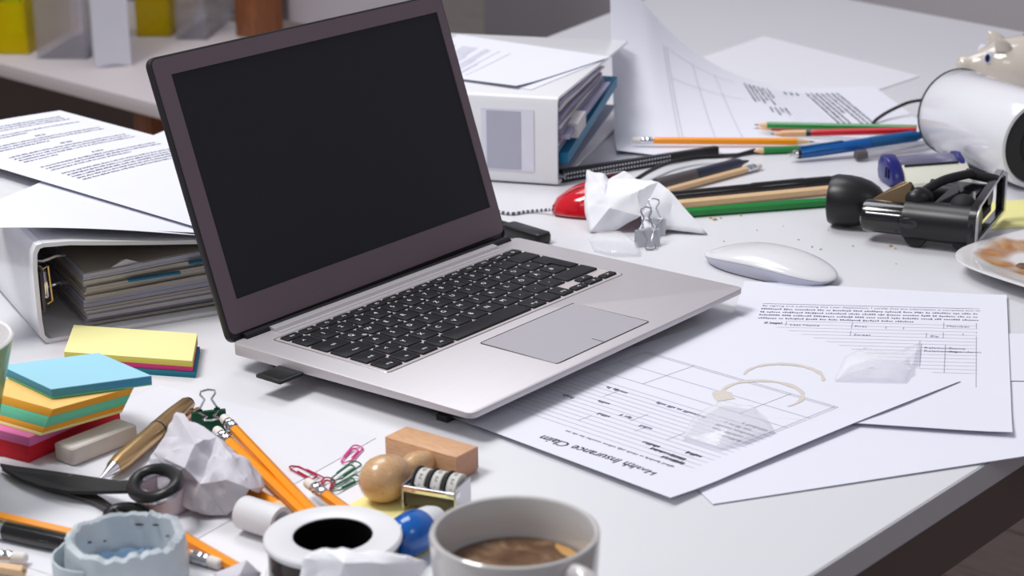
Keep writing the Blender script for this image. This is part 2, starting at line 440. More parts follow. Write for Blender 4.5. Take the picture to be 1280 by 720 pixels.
def holder(name, label, px, py, wd, dp, hf, hb, m, yaw, th=0.003, front_notch=False):
    p = at(px, py, -0.12)
    h = thing(name, label, 'file holder', (p.x, p.y, SZ), yaw, 'magazine files on the white shelf')
    side = [(0, 0), (dp, 0), (dp, hb), (dp * 0.72, hb)] + [(dp * 0.72 * (1 - t) + 0.0, hb - (hb - hf) * (t ** 0.6)) for t in (0.25, 0.5, 0.75, 1.0)]
    yz = Matrix(((0, 0, 1, 0), (1, 0, 0, 0), (0, 1, 0, 0), (0, 0, 0, 1)))     # polygon (depth, height) -> (y, z)
    for x0 in (-wd / 2, wd / 2 - th):
        MB().prism([(a, b) for a, b in side], x0, x0 + th, yz).build('side_panel', m, h)
    MB().box((0, th / 2, hf / 2), (wd - 2 * th, th, hf)).build('front_panel', m, h)
    MB().box((0, dp - th / 2, hb / 2), (wd - 2 * th, th, hb)).build('back_panel', m, h)
    MB().box((0, dp / 2, th / 2), (wd - 2 * th, dp - 2 * th, th)).build('bottom_panel', m, h)
    return h
holder('magazine_file', 'clear magazine file between the yellow and the white files on the shelf', 78, 74, 0.083, 0.22, 0.10, 0.30, 'clear_plastic', R(-6))
holder('magazine_file', 'bright yellow translucent magazine file at the left edge of the shelf', 4, 68, 0.086, 0.22, 0.085, 0.30, 'yellow_plastic', R(-6))
holder('magazine_file', 'yellow translucent magazine file to the right of the white one', 192, 46, 0.058, 0.20, 0.10, 0.30, 'yellow_plastic', R(-4))
holder('magazine_file', 'clear empty magazine file rightmost on the white shelf', 240, 50, 0.052, 0.20, 0.12, 0.30, 'clear_plastic', R(-4))
# white file with an arched cut-out at the foot of its spine
p = at(142, 84, -0.12)
h = thing('white_magazine_file', 'white magazine file with a tall narrow spine and arched foot on the shelf', 'file holder', (p.x, p.y, SZ), R(14))
wd = 0.056
arch = [(-wd / 2, 0)] + [(-wd / 2 + 0.003 + (wd - 0.006) * k / 10, 0.0045 * math.sin(math.pi * k / 10)) for k in range(11)] + [(wd / 2, 0), (wd / 2, 0.3), (-wd / 2, 0.3)]
xz = Matrix(((1, 0, 0, 0), (0, 0, 1, 0), (0, 1, 0, 0), (0, 0, 0, 1)))
MB().prism(arch, 0, 0.003, xz).build('spine', 'file_white', h)
for x0 in (-wd / 2 + 0.0016, wd / 2 - 0.0016):
    MB().prism([(0.003, 0.0), (0.20, 0.0), (0.20, 0.12), (0.10, 0.3), (0.003, 0.3)], x0 - 0.0015, x0 + 0.0015, Matrix(((0, 0, 1, 0), (1, 0, 0, 0), (0, 1, 0, 0), (0, 0, 0, 1)))).build('side_panel', 'file_white', h)
MB().box((0, 0.1015, 0.0015), (wd - 0.0064, 0.197, 0.003)).build('bottom_panel', 'file_white', h)
p = at(6, 50, -0.12)
g = thing('lime_folder', 'lime green folder standing inside the yellow magazine file', 'folder', (p.x + 0.004, p.y + 0.025, SZ + 0.004), R(-6))
MB().box((0, 0.06, 0.12), (0.055, 0.15, 0.24), bev=0.004).build('cover', 'lime_plastic', g)

# ================================================================== LAPTOP
ZT, LW, LD, LYAW = 0.02135, 0.33263, 0.23084, 0.88529
lap = thing('laptop', 'open silver laptop with a blank black screen, centre of the desk', 'laptop', (-0.027762, 1.198421, T), LYAW)
MILL = 1.2
def slab(z0f, z0b, z1):
    b = MB(); b.prism(rrect(0, 0, LW, LD, 0.006), 0, 1)
    for v in b.bm.verts:
        v.co.z = z1 if v.co.z > 0.5 else z0f + (z0b - z0f) * v.co.y / LD
    es = [e for e in b.bm.edges if abs(e.verts[0].co.z - z1) < 1e-6 and abs(e.verts[1].co.z - z1) < 1e-6]
    bmesh.ops.bevel(b.bm, geom=es, offset=0.0009, segments=2, profile=0.5, affect='EDGES', clamp_overlap=True)
    return b
slab(ZT - 0.0042, ZT - 0.0088, ZT).build('chassis', 'aluminium', lap)
b = MB(); b.prism(rrect(0.012, 0.016, LW - 0.012, LD - 0.006, 0.012), 0.0042, 1)
for v in b.bm.verts:
    if v.co.z > 0.5: v.co.z = ZT - 0.0042 - 0.0046 * v.co.y / LD
    else:
        v.co.x += 0.008 if v.co.x < LW / 2 else -0.008; v.co.y += 0.010 if v.co.y < 0.1 else -0.004
b.build('underside_tray', 'underside', lap)
for x in (0.035, LW - 0.035):
    for y in (0.042, LD - 0.03):
        zb = 0.0 if x < LW / 2 else 0.0036 if y < LD / 2 else 0.0
        MB().box((x, y, (zb + 0.0046) / 2), (0.036, 0.010, 0.0046 - zb), bev=0.0004).build('rubber_foot', 'rubber', lap)
# keyboard
KX0, KY0, KU, KR = 0.0250, 0.0985, 0.01905, 0.0196
kz = ZT + 0.0002
MB().prism(rrect(KX0 - 0.0022, KY0 - 0.0022, KX0 + KU * 14.5 + 0.0016, KY0 + 5 * KR + 0.0135, 0.003), ZT - 0.001, kz).build('keyboard_deck', 'aluminium_edge', lap)
MB().tube([(x, y, ZT + 0.0001) for x, y in rrect(KX0 - 0.0026, KY0 - 0.0026, KX0 + KU * 14.5 + 0.002, KY0 + 5 * KR + 0.0139, 0.003)], 0.0005, 5, closed=True).build('keyboard_trim', 'steel', lap)
KM = {}
def key_mesh(wd, dp):
    k = (round(wd, 5), round(dp, 5))
    if k not in KM:
        b = MB(); a, c = wd / 2, dp / 2
        def ring(i, z): return [(x, y, z) for x, y in rrect(-a + i, -c + i, a - i, c - i, 0.0011, 2)]
        b.loft([ring(0, 0.0), ring(0.0001, 0.0011), ring(0.0006, 0.0015)])
        o = b.build('key', 'key_black'); KM[k] = o.data; bpy.data.objects.remove(o)
    return KM[k]
LG = {}
def key(x0, x1, y0, y1, leg='', sub=''):
    wd, dp = (x1 - x0) - 0.0025, (y1 - y0) - 0.0025
    o = bpy.data.objects.new('key', key_mesh(wd, dp)); COL.objects.link(o); o.parent = lap
    o.location = ((x0 + x1) / 2, (y0 + y1) / 2, kz)
    if leg:
        b = MB(); s = 0.0060 if len(leg) == 1 else 0.0036
        tw = max(x for x, y in glyphs(leg, s)[0]); th = s * 0.7
        big = dp > 0.012
        px = (-wd * 0.12 - tw / 2) if (len(leg) == 1 and big) else (-tw / 2)
        py = (-th / 2 + (dp * 0.06 if len(leg) == 1 else -dp * 0.12)) if big else -th / 2
        put_text(b, leg, s, lambda x, y: (px + x, py + y, 0.00157))
        if sub:
            t2 = max(x for x, y in glyphs(sub, 0.0040)[0])
            put_text(b, sub, 0.0040, lambda x, y: (wd * 0.42 - t2 + x, -dp * 0.42 + y, 0.00157))
        b.build('legend', 'legend', o, smooth=0, fix=False)
def row(r, units, legs, y0=None, h=None, x=0.0):
    y0 = KY0 + r * KR if y0 is None else y0; h = h or KR
    for un, lg in zip(units, legs):
        l, s = (lg if isinstance(lg, tuple) else (lg, ''))
        key(KX0 + x * KU, KX0 + (x + un) * KU, y0, y0 + h, l, s); x += un
row(5, [14.5 / 15] * 15, ['esc', 'F1', 'F2', 'F3', 'F4', 'F5', 'F6', 'F7', 'F8', 'F9', 'F10', 'F11', 'F12', 'entf', 'o'], h=0.0118)
row(4, [1] * 13 + [1.5], [('^', ''), ('1', '!'), ('2', '"'), ('3', '§'), ('4', '$'), ('5', '%'), ('6', '&'), ('7', '/'), ('8', '('), ('9', ')'), ('0', '='), ('ß', '?'), ("'", '`'), ''])
row(3, [1.5] + [1] * 12, ['tab', ('Q', '@'), 'W', ('E', '€'), 'R', 'T', 'Z', 'U', 'I', 'O', 'P', 'Ü', ('+', '~')])
row(2, [1.75] + [1] * 12, ['caps', 'A', 'S', 'D', 'F', 'G', 'H', 'J', 'K', 'L', 'Ö', 'Ä', ('#', "'")])
row(1, [1.25, 1] + [1] * 10 + [2.25], ['shift', ('<', '>'), 'Y', 'X', 'C', 'V', 'B', 'N', 'M', (',', ';'), ('.', ':'), ('-', '_'), ''])
row(0, [1, 1, 1, 0.96, 4.74, 1, 0.95, 0.85], ['strg', 'fn', 'win', 'alt', '', 'alt gr', '', 'strg'])
for i, lg in enumerate('<v>'):
    key(KX0 + (11.5 + i) * KU, KX0 + (12.5 + i) * KU, KY0, KY0 + KR * 0.5 + 0.0004, lg)
key(KX0 + 12.5 * KU, KX0 + 13.5 * KU, KY0 + KR * 0.5 - 0.0006, KY0 + KR - 0.0002, '^')
g_ = 0.00125                                          # tall return key with a step on its left side
x0, x1, xs = KX0 + 13.5 * KU + g_, KX0 + 14.5 * KU - g_, KX0 + 13.75 * KU + g_
y0, ym, y1 = KY0 + 2 * KR + g_, KY0 + 3 * KR + g_, KY0 + 4 * KR - g_
MB().prism([(xs, y0), (x1, y0), (x1, y1), (x0, y1), (x0, ym), (xs, ym)], kz, kz + 0.0015, bev=0.0004).build('key', 'key_black', lap)
# touchpad, hinge trough
tp = MB().prism(rrect(0.1085, 0.0125, 0.2205, 0.0835, 0.002), ZT - 0.001, ZT + 0.0003).build('touchpad', 'touchpad', lap)
MB().tube([(x, y, ZT + 0.0002) for x, y in rrect(0.1083, 0.0123, 0.2207, 0.0837, 0.002)], 0.00045, 4, closed=True).build('groove', 'steel_dark', tp)
MB().box((0.1645, 0.0185, ZT + 0.0003), (0.0006, 0.011, 0.0003)).build('groove', 'steel_dark', tp)
b = MB()
prof = [(0.2165, ZT - 0.001), (0.2168, ZT + 0.0004), (0.2185, ZT + 0.0008), (0.2192, ZT - 0.0002), (0.2205, ZT - 0.0002), (0.2222, ZT + 0.0022), (0.2270, ZT + 0.0030), (0.2305, ZT + 0.0022), (0.2306, ZT - 0.001)]
b.loft([[(0.036, y, z) for y, z in prof], [(0.297, y, z) for y, z in prof]])
b.build('hinge_cover', 'aluminium', lap)
MB().tube([(0.012, LD - 0.0005, ZT - 0.0005), (LW - 0.012, LD - 0.0005, ZT - 0.0005)], 0.0042, 14).build('hinge', 'black_plastic', lap)
# lid
lyaw, la, LLW, LLH = 0.907017, 1.248851, 0.32929, 0.2158
e_ = Vector((math.cos(lyaw), math.sin(lyaw), 0)); d_ = Vector((-math.sin(lyaw) * math.cos(la), math.cos(lyaw) * math.cos(la), math.sin(la))); n_ = e_.cross(d_)
ML = Matrix(((e_.x, d_.x, n_.x, -0.206058), (e_.y, d_.y, n_.y, 1.344422), (e_.z, d_.z, n_.z, T + 0.019867), (0, 0, 0, 1)))
lid = MB().prism(rrect(0, 0, LLW, LLH, 0.007), -0.0062, -0.0014, bev=0.0012).build('lid', 'lid_dark', lap)
lid.matrix_basis = lap.matrix_world.inverted() @ ML
MB().tube([(x, y, -0.0012) for x, y in rrect(0.0012, 0.0012, LLW - 0.0012, LLH - 0.0012, 0.006)], 0.0011, 6, closed=True).build('gasket', 'black_matte', lid)
ox = rrect(0.0016, 0.006, LLW - 0.0016, LLH - 0.0016, 0.0058)
sx0, sy0, sx1, sy1 = 0.0168, 0.0300, 0.3185, 0.2010
b = MB(); ix = []
for k, (cx, cy) in enumerate(((sx1, sy1), (sx0, sy1), (sx0, sy0), (sx1, sy0))): ix += [(cx, cy)] * 5
n = len(ox)
vo = [b.bm.verts.new((x, y, 0)) for x, y in ox]; vi = [b.bm.verts.new((x, y, 0)) for x, y in ((sx1, sy1), (sx0, sy1), (sx0, sy0), (sx1, sy0))]
vd = [b.bm.verts.new((v.co.x, v.co.y, -0.0008)) for v in vi]; vb = [b.bm.verts.new((v.co.x, v.co.y, -0.0014)) for v in vo]
for k in range(4):
    for j in range(4): b.bm.faces.new((vo[k * 5 + j], vo[k * 5 + j + 1], vi[k]))
    j0, j1 = k * 5 + 4, ((k + 1) % 4) * 5
    b.bm.faces.new((vo[j0], vo[j1], vi[(k + 1) % 4], vi[k]))
    b.bm.faces.new((vi[k], vi[(k + 1) % 4], vd[(k + 1) % 4], vd[k]))
for i in range(n): b.bm.faces.new((vo[i], vb[i], vb[(i + 1) % n], vo[(i + 1) % n]))
b.build('bezel', 'bezel', lid)
MB().box(((sx0 + sx1) / 2, (sy0 + sy1) / 2, -0.0011), (sx1 - sx0, sy1 - sy0, 0.0006)).build('screen', 'screen_black', lid)
# memory card adapter sticking out on the left
cd = thing('memory_card_adapter', 'black card adapter sticking out of the left side of the laptop', 'memory card', lap.matrix_world @ Vector((-0.0005, 0.168, 0.0132)), LYAW)
b = MB(); b.prism(rrect(-0.024, -0.0125, 0, 0.0125, 0.0012), 0, 0.0021, bev=0.0003); b.build('body', 'black_matte', cd)
MB().box((-0.012, 0, 0.00225), (0.016, 0.019, 0.0003)).build('label_panel', 'black_plastic', cd)
MB().box((-0.0235, 0, 0.0018), (0.0012, 0.023, 0.0014), bev=0.0003).build('grip_edge', 'black_plastic', cd)
# plug behind the right rear corner
a, c = at(634, 281, 0.008), at(682, 297, 0.007)
plug = thing('usb_plug', 'black plug lying at the right rear corner of the laptop', 'plug', (a.x, a.y, T), math.atan2(c.y - a.y, c.x - a.x))
L = (v2(c) - v2(a)).length
MB().prism(rrect(0, -0.009, L, 0.009, 0.005), 0.0, 0.011, bev=0.003).build('body', 'black_plastic', plug)
MB().prism(rrect(-0.016, -0.006, 0.001, 0.006, 0.003), 0.002, 0.009, bev=0.002).build('strain_relief', 'black_matte', plug)

# ================================================================== PAPERS ON THE DESK
def flat_sheet(name, label, origin, yaw, wd, hg, z, zf=None, shear=0.0, group=None, prints=None, m='paper', nu=14, nv=14, cat='paper'):
    """sheet lying with its local x and y axes along its edges"""
    t = thing(name, label, cat, (origin.x, origin.y, T + z), yaw, group)
    zf = zf or (lambda u, v: 0.0)
    fn = lambda u, v: Vector((u + shear * v, v, zf(u, v)))
    MB().grid(lambda i, j: fn(i * wd, j * hg), nu, nv, 0.00022).build('sheet', m, t)
    up = lambda u, v: fn(u, v) + Vector((0, 0, 0.00016))
    if prints: prints(t, up)
    return t, up
k0 = at(838, 632); k1 = at(1194, 484); cyaw = math.atan2(k1.y - k0.y, k1.x - k0.x)
f0 = at(1265, 549); f1 = at(1258, 374); fyaw = math.atan2(f1.y - f0.y, f1.x - f0.x) - math.pi / 2
# lowest sheet, blank
b0 = at(891, 632); b1 = at(1280, 573)
flat_sheet('paper_sheet', 'blank white sheet lying lowest in the paper fan at the front right desk edge', b0, math.atan2(b1.y - b0.y, b1.x - b0.x), 0.297, 0.21, 0.0006,
           lambda u, v: 0.0012 * (1 - min(1, v / 0.05)) * (0.4 + u * 2))
b2 = at(1262, 478)
flat_sheet('paper_sheet', 'small blank white slip just peeping out right of the printed form below the plate', b2, fyaw + R(9), 0.075, 0.10, 0.0014, m='paper')
def form_print(t, up):
    rnd = random.Random(11)
    fn = lambda x, y: up(-x if False else x, y)
    sh = 0.108
    f = lambda x, y: up(0.21 + x, y + sh * (x + 0.19))          # x measured from the right edge, y up the page
    b = MB()
    put_text(b, 'By signing and submitting this Loan Application, I certify that the information is complete and all', 0.0042, lambda x, y: f(-0.1895 + x, 0.2350 + y), 0.1685 / max(x for x, y in glyphs('By signing and submitting this Loan Application, I certify that the information is complete and all', 0.0042)[0]))
    for k in range(4): put_words(b, f, -0.1895, (-0.021, -0.021, -0.021, -0.07)[k], 0.2350 - 0.0075 * (k + 1), 0.0029, rnd)
    put_rule(b, f, -0.1895, 0.2415, -0.021, 0.2415, 0.0006, 6)
    tag(b.build('fine_print', 'ink', t, smooth=0, fix=False), kind='stuff')
    b = MB()
    put_text(b, 'if legal', 0.0055, lambda x, y: f(-0.184 + x, 0.1935 + y)); put_text(b, 'if legal', 0.0055, lambda x, y: f(-0.1837 + x, 0.1936 + y))
    for s, x, y in (('Last Name', -0.164, 0.190), ('First', -0.115, 0.1905), ('(        )', -0.092, 0.1895), ('Member', -0.046, 0.196), ('Street', -0.1145, 0.1710), ('Zip', -0.058, 0.172), ('I', -0.034, 0.178),
                    ('Relation /', -0.0615, 0.1460), ('Relationship', -0.0615, 0.1390), ('Status', -0.044, 0.1460), ('dependents', -0.044, 0.1390)):
        put_text(b, s, 0.0052, lambda a, c: f(x + a, y + c))
    tag(b.build('field_names', 'ink', t, smooth=0, fix=False), kind='stuff')
    b = MB()
    for k in range(15):
        y = 0.2005 - k * 0.0075
        put_rule(b, f, -0.188 if k else -0.166, y, -0.0225, y, 0.00038, 8)
    for x, ya, yb in ((-0.167, 0.2005, 0.1895), (-0.117, 0.2005, 0.187), (-0.117, 0.181, 0.170), (-0.048, 0.207, 0.192), (-0.0235, 0.207, 0.193), (-0.0605, 0.181, 0.170), (-0.048, 0.183, 0.170), (-0.0235, 0.186, 0.183), (-0.0235, 0.176, 0.068), (-0.0635, 0.156, 0.106), (-0.046, 0.156, 0.096)):
        put_rule(b, f, x, ya, x, yb, 0.0006, 4)
    tag(b.build('form_rules', 'ink_pale', t, smooth=0, fix=False), kind='stuff')
fo = f0 - Vector((math.cos(fyaw), math.sin(fyaw), 0)) * 0.21
flat_sheet('printed_form', 'printed form with fine print and ruled boxes, right of the laptop under clear film', fo, fyaw, 0.21, 0.297, 0.0022,
           lambda u, v: 0.0022 * max(0, 1 - v / 0.03) * (0.3 + u * 3.3) + 0.0008 * max(0, (u - 0.19) / 0.02), prints=form_print)
def claim_print(t, up):
    rnd = random.Random(5); s2_ = -0.05
    f = lambda x, y: up(0.030 - y + s2_ * (x), 0.0335 + x)       # x = reading direction, y = up the page (page is upside down to us)
    b = MB(); ttl = 'Health Insurance Claim'
    s = 0.0955 / max(x for x, y in glyphs(ttl, 1.0)[0])
    ft = lambda x, y: up(0.0285 - y - 0.09 * x, 0.0335 + x)
    for dx in (0, 0.00035): put_text(b, ttl, s, lambda x, y: ft(x + dx, y * 1.25))
    tag(b.build('title', 'ink_dark', t, smooth=0, fix=False), kind='stuff')
    b = MB()
    put_words(b, f, 0.001, 0.094, -0.0115, 0.0026, rnd)
    for yy, xa, xb in ((-0.020, 0.0, 0.020), (-0.026, 0.004, 0.034), (-0.031, 0.03, 0.046), (-0.036, 0.0, 0.014)): put_words(b, f, xa, xb, yy, 0.0034, rnd); put_words(b, f, xa, xb, yy - 0.0003, 0.0034, rnd)
    for k, (xa, xb) in enumerate(((0.0, 0.020), (0.004, 0.03), (0.0, 0.034), (0.008, 0.03), (0.0, 0.022))): put_words(b, f, xa, xb, -0.074 - 0.0066 * k, 0.0034, rnd)
    put_words(b, f, 0.044, 0.088, -0.092, 0.0034, rnd)
    for xa, yy in ((0.078, -0.058), (0.107, -0.068), (0.113, -0.092), (0.122, -0.092), (0.132, -0.06), (0.055, -0.052), (0.09, -0.05)): put_words(b, f, xa, xa + 0.012, yy, 0.0034, rnd)
    tag(b.build('fine_print', 'ink', t, smooth=0, fix=False), kind='stuff')
    b = MB()
    for k in range(14):
        put_rule(b, f, -0.010, -0.0175 - k * 0.0062, 0.16, -0.0175 - k * 0.0062, 0.0004, 8)
    for x, ya, yb in ((0.06, -0.04, -0.052), (0.075, -0.052, -0.07), (0.10, -0.03, -0.042), (0.035, -0.042, -0.06), (0.12, -0.075, -0.09)): put_rule(b, f, x, ya, x, yb, 0.0004, 2)
    for yy in (-0.112, -0.136, -0.163, -0.1655): put_rule(b, f, -0.006, yy, 0.162, yy, 0.0005, 8)
    for x in (-0.006, -0.0035, 0.033, 0.118, 0.162): put_rule(b, f, x, -0.112 if x in (0.033, 0.118) else -0.07, x, -0.1655, 0.0005, 6)
    tag(b.build('form_rules', 'ink_pale', t, smooth=0, fix=False), kind='stuff')
    for nm, c0, rx, a0, a1, wdt, seed in (('coffee_ring', at(984, 475), 0.0275, -20, 165, 0.0068, 1), ('coffee_ring', at(957, 497), 0.0275, -60, 200, 0.0064, 2)):
        c_ = t.matrix_world.inverted() @ c0; b = MB(); n_ = 40; vs_ = []; fs = []
        for k in range(n_ + 1):
            q = k / n_; a = R(a0 + (a1 - a0) * q) - cyaw
            w_ = wdt * (0.35 + 0.65 * math.sin(math.pi * min(1, q * 1.02))) * (0.7 + 0.6 * noise.noise((k * 0.3, seed, 0)))
            if seed == 2 and q > 0.86: w_ = wdt * 2.1
            for rr in (rx - w_ / 2, rx + w_ / 2):
                u, v = c_.x + rr * math.cos(a), c_.y + rr * math.sin(a); vs_.append(up(u, v) + Vector((0, 0, 0.0001)))
            if k: fs.append((2 * k - 2, 2 * k - 1, 2 * k + 1, 2 * k))
        b.faces(vs_, fs); b.build(nm, 'stain', t, smooth=0)
flat_sheet('claim_form', 'printed Health Insurance Claim form with brown coffee rings, topmost in front of the laptop', k0, cyaw, 0.297, 0.21, 0.0032,
           lambda u, v: 0.0016 * max(0, 1 - v / 0.02) * max(0, math.sin(u * 10.5)) + 0.0022 * max(0, 1 - u / 0.03) * max(0, 1 - v / 0.2), shear=-0.045, prints=claim_print)
# sheet under the scissors and pencils
a, c = at(200, 482), at(470, 548)
flat_sheet('paper_sheet', 'blank white sheet lying under the scissors and the yellow pencils, front left', c, math.atan2(a.y - c.y, a.x - c.x), (v2(a) - v2(c)).length, 0.26, 0.0004, m='paper_table')
ZS = 0.0008                                           # top of that sheet

def quad_sheet(name, label, P, zf=None, nu=16, nv=16, m='paper', prints=None, group=None, cat='paper'):
    """sheet stretched between four corner points P00 P10 P11 P01 (world), zf lifts it"""
    P = [Vector(p) for p in P]
    t = thing(name, label, cat, P[0], None, group)
    def fn(u, v):
        p = (P[0] * (1 - u) + P[1] * u) * (1 - v) + (P[3] * (1 - u) + P[2] * u) * v - P[0]
        if zf: p = p + Vector((0, 0, zf(u, v)))
        return p
    MB().grid(fn, nu, nv, 0.00025).build('sheet', m, t)
    if prints: prints(t, lambda u, v: fn(u, v) + Vector((0, 0, 0.00022)))
    return t
# ================================================================== LEFT BINDER AND ITS PAPERS
bl = at(52, 431); byaw = R(27)
lb = thing('lever_arch_binder', 'white lever arch binder left of the laptop, its open end facing us', 'binder', (bl.x, bl.y, T), byaw)
BW, BL_, BH = 0.288, 0.31, 0.080                      # x away from the spine, y along the spine
def cov(x): return BH - 0.0028 - 0.16 * max(0, x - 0.02) * (1 - 0.9 * max(0, x - 0.02))
MB().loft([[(0.0, y, 0.006), (-0.0012, y, 0.02), (-0.0012, y, BH - 0.02), (0.0, y, BH - 0.007), (0.003, y, BH - 0.001), (0.008, y, BH), (0.0085, y, BH - 0.0032), (0.0055, y, BH - 0.004), (0.0032, y, BH - 0.008), (0.0022, y, BH - 0.02), (0.0022, y, 0.02), (0.0032, y, 0.007), (0.0055, y, 0.0042), (0.0085, y, 0.0034), (0.0085, y, 0.0), (0.004, y, 0.0008)] for y in (0, BL_)]).build('spine', 'binder_white', lb)
MB().box((0.147, BL_ / 2, 0.0017), (0.277, BL_, 0.0034), bev=0.0006).build('cover', 'binder_white', lb)
MB().grid(lambda i, j: (0.0085 + i * 0.277, j * BL_, cov(0.0085 + i * 0.277) + 0.0028), 14, 4, 0.0032).build('cover', 'binder_white', lb)
MB().grid(lambda i, j: (0.06 + i * 0.22, 0.003 + j * (BL_ - 0.006), cov(0.06 + i * 0.22) - 0.0005), 12, 4, 0.0006).build('cover_lining', 'cream_paper', lb)
MB().box((0.0034, BL_ / 2, BH / 2), (0.0012, BL_ - 0.02, BH - 0.026)).build('spine_lining', 'binder_inside', lb)
# lever mechanism on the inside of the spine
mech = MB().box((0.006, 0.085, 0.040), (0.003, 0.16, 0.032), bev=0.001).build('lever_plate', 'steel_dark', lb)
for zz in (0.030, 0.052):
    MB().tube([(0.007, 0.05, zz), (0.018, 0.046, zz), (0.028, 0.046, zz + 0.002), (0.036, 0.05, zz)], 0.0014, 8).build('arch_ring', 'chrome', mech)
MB().box((0.0115, 0.028, 0.041), (0.004, 0.020, 0.022), bev=0.0015).build('lever', 'chrome', mech)
MB().tube([(0.0085, 0.012, 0.056), (0.013, 0.012, 0.058), (0.014, 0.012, 0.030), (0.010, 0.012, 0.028)], 0.0011, 6).build('lever_wire', 'bronze', mech)
# page bundles: each block of pages bends up to the far side
rnd = random.Random(21)
z = 0.0045; nb = 15
hs = [rnd.uniform(0.0018, 0.0042) for _ in range(nb)]; k_ = 0.0425 / sum(hs)
for i in range(nb):
    hgt = hs[i] * k_; i0 = 0.040 + rnd.uniform(-0.0015, 0.0015); j0 = 0.014 + rnd.uniform(-0.002, 0.002)
    def prof(x, zz=z): return zz * (1 + 0.10 * math.sin(min(1, max(0, (x - 0.05) / 0.16)) * math.pi * 0.6) - 0.0) + 0.0
    rings = []
    for k in range(9):
        x = i0 + (0.225) * k / 8
        lo, hi = prof(x), prof(x, z + hgt * 0.86)
        rings.append([(x, j0, lo), (x, 0.295, lo), (x, 0.295, hi), (x, j0, hi)])
    m = ['page_edge', 'page_edge', 'cream_paper', 'label_grey', 'page_edge'][rnd.randrange(5)]
    MB().loft(rings).build('page_bundle', m, lb)
    if i in (3, 5, 8, 9, 11, 13):
        MB().loft([[(x, j0 + 0.001, prof(x, z + hgt * 0.86)), (x, 0.29, prof(x, z + hgt * 0.86)), (x, 0.29, prof(x, z + hgt * 0.99)), (x, j0 + 0.001, prof(x, z + hgt * 0.99))] for x in [i0 + 0.001 + 0.222 * k / 8 for k in range(9)]]).build('divider', 'black_matte', lb)
    if i in (10, 12):
        x0 = 0.075 if i == 10 else 0.125
        MB().box((x0 + 0.02, j0 - 0.002, prof(x0, z) + 0.002), (0.042, 0.004, 0.0016), Matrix.Rotation(R(-3), 4, 'Y') if False else None).build('index_tab', 'teal', lb)
    z += hgt
MB().grid(lambda i, j: (0.042 + 0.21 * i, 0.013 + 0.28 * j, z * (1 + 0.10 * math.sin(min(1, max(0, (0.042 + 0.21 * i - 0.05) / 0.16)) * math.pi * 0.6)) + 0.0006), 10, 4, 0.0005).build('top_divider', 'binder_inside', lb)
b = MB(); b.faces([(0.062, 0.0135, z + 0.0016), (0.088, 0.0135, z + 0.0012), (0.075, 0.0150, z + 0.006), (0.075, 0.03, z + 0.0014)], [(0, 1, 2), (0, 2, 3), (1, 3, 2), (0, 3, 1)]); b.build('torn_corner', 'label_pale', lb, smooth=0)
# sheets on the binder
def on_binder(px, py):
    """height of the binder cover under a place in the photograph"""
    h = BH
    for _ in range(6):
        l = lb.matrix_world.inverted() @ at(px, py, h); h = cov(l.x) + 0.0030
    return h
def text_sheet(words, ww, hh, lines, rnd_seed, ink='ink', marg=(0.10, 0.94), top=0.97, start=0.1):
    """prints paragraphs: u runs down the page, v along the lines"""
    def pr_(t, up):
        rnd = random.Random(rnd_seed); b = MB()
        f = lambda x, y: up(max(0, min(1, 1 - (y / hh))), max(0, min(1, x / ww)))
        y = hh * (1 - start)
        for kind in lines:
            if kind == 'g': y -= 0.006; continue
            if kind == 'h': put_words(b, f, ww * 0.50, ww * 0.58, y, 0.0026, rnd); y -= 0.0062; continue
            if kind == 's': put_words(b, f, ww * marg[0], ww * rnd.uniform(0.3, 0.8), y, 0.0022, rnd)
            else: put_words(b, f, ww * marg[0], ww * marg[1], y, 0.0022, rnd)
            y -= 0.0050
        tag(b.build('text_lines', ink, t, smooth=0, fix=False), kind='stuff')
    return pr_
def plane_of(a, b_, c_):
    n = (b_ - a).cross(c_ - a).normalized(); return a, n
def on_plane(pl, px, py, dz=0.0):
    o = Vector((0, 0, T + CH)); d = _fw * F + CR * (px - 640) - CU * (py - 360); a = pl[0] - Vector((0, 0, dz))
    return o + d * ((a - o).dot(pl[1]) / d.dot(pl[1]))
gp = lambda x, y: at(x, y, on_binder(x, y) + 0.0105)
PLN = plane_of(gp(0, 215), gp(245, 283), gp(140, 200))
op = lambda x, y, dz=0.0: on_plane(PLN, x, y, dz)
s0 = quad_sheet('paper_sheet', 'blank white sheet lying lowest on the left binder, its curled front edge overhanging', [op(207, 163, .0075), op(430, 225, .0075), op(262, 296, .0055), op(-90, 287, .0045)],
                lambda u, v: 0.004 * (v ** 6) * math.sin(u * 3.1), m='paper')
s1 = quad_sheet('paper_sheet', 'blank white sheet second from the top on the left binder', [op(150, 185, .0035), op(400, 235, .0035), op(262, 292, .003), op(-60, 276, .003)], m='paper')
C1, C2, C3, C4 = op(75, 138), op(440, 235), op(262, 288.5), op(-122, 174)
L5 = ['f', 'f', 'f', 'g', 'f', 's', 'g', 'h', 'f', 'f', 's', 'g', 'h', 'f', 'f', 'f', 's', 'g', 'h', 'f', 'f', 's', 'g', 'f', 'f', 'f', 'f', 's']
s2_ = quad_sheet('printed_sheet', 'sheet of printed paragraphs, topmost on the left binder behind the laptop lid', [C4, C3, C2, C1], lambda u, v: 0.0015 * math.sin(v * 3.14), prints=text_sheet(0, 0.21, 0.297, L5, 4, start=0.06, marg=(0.14, 0.90)))

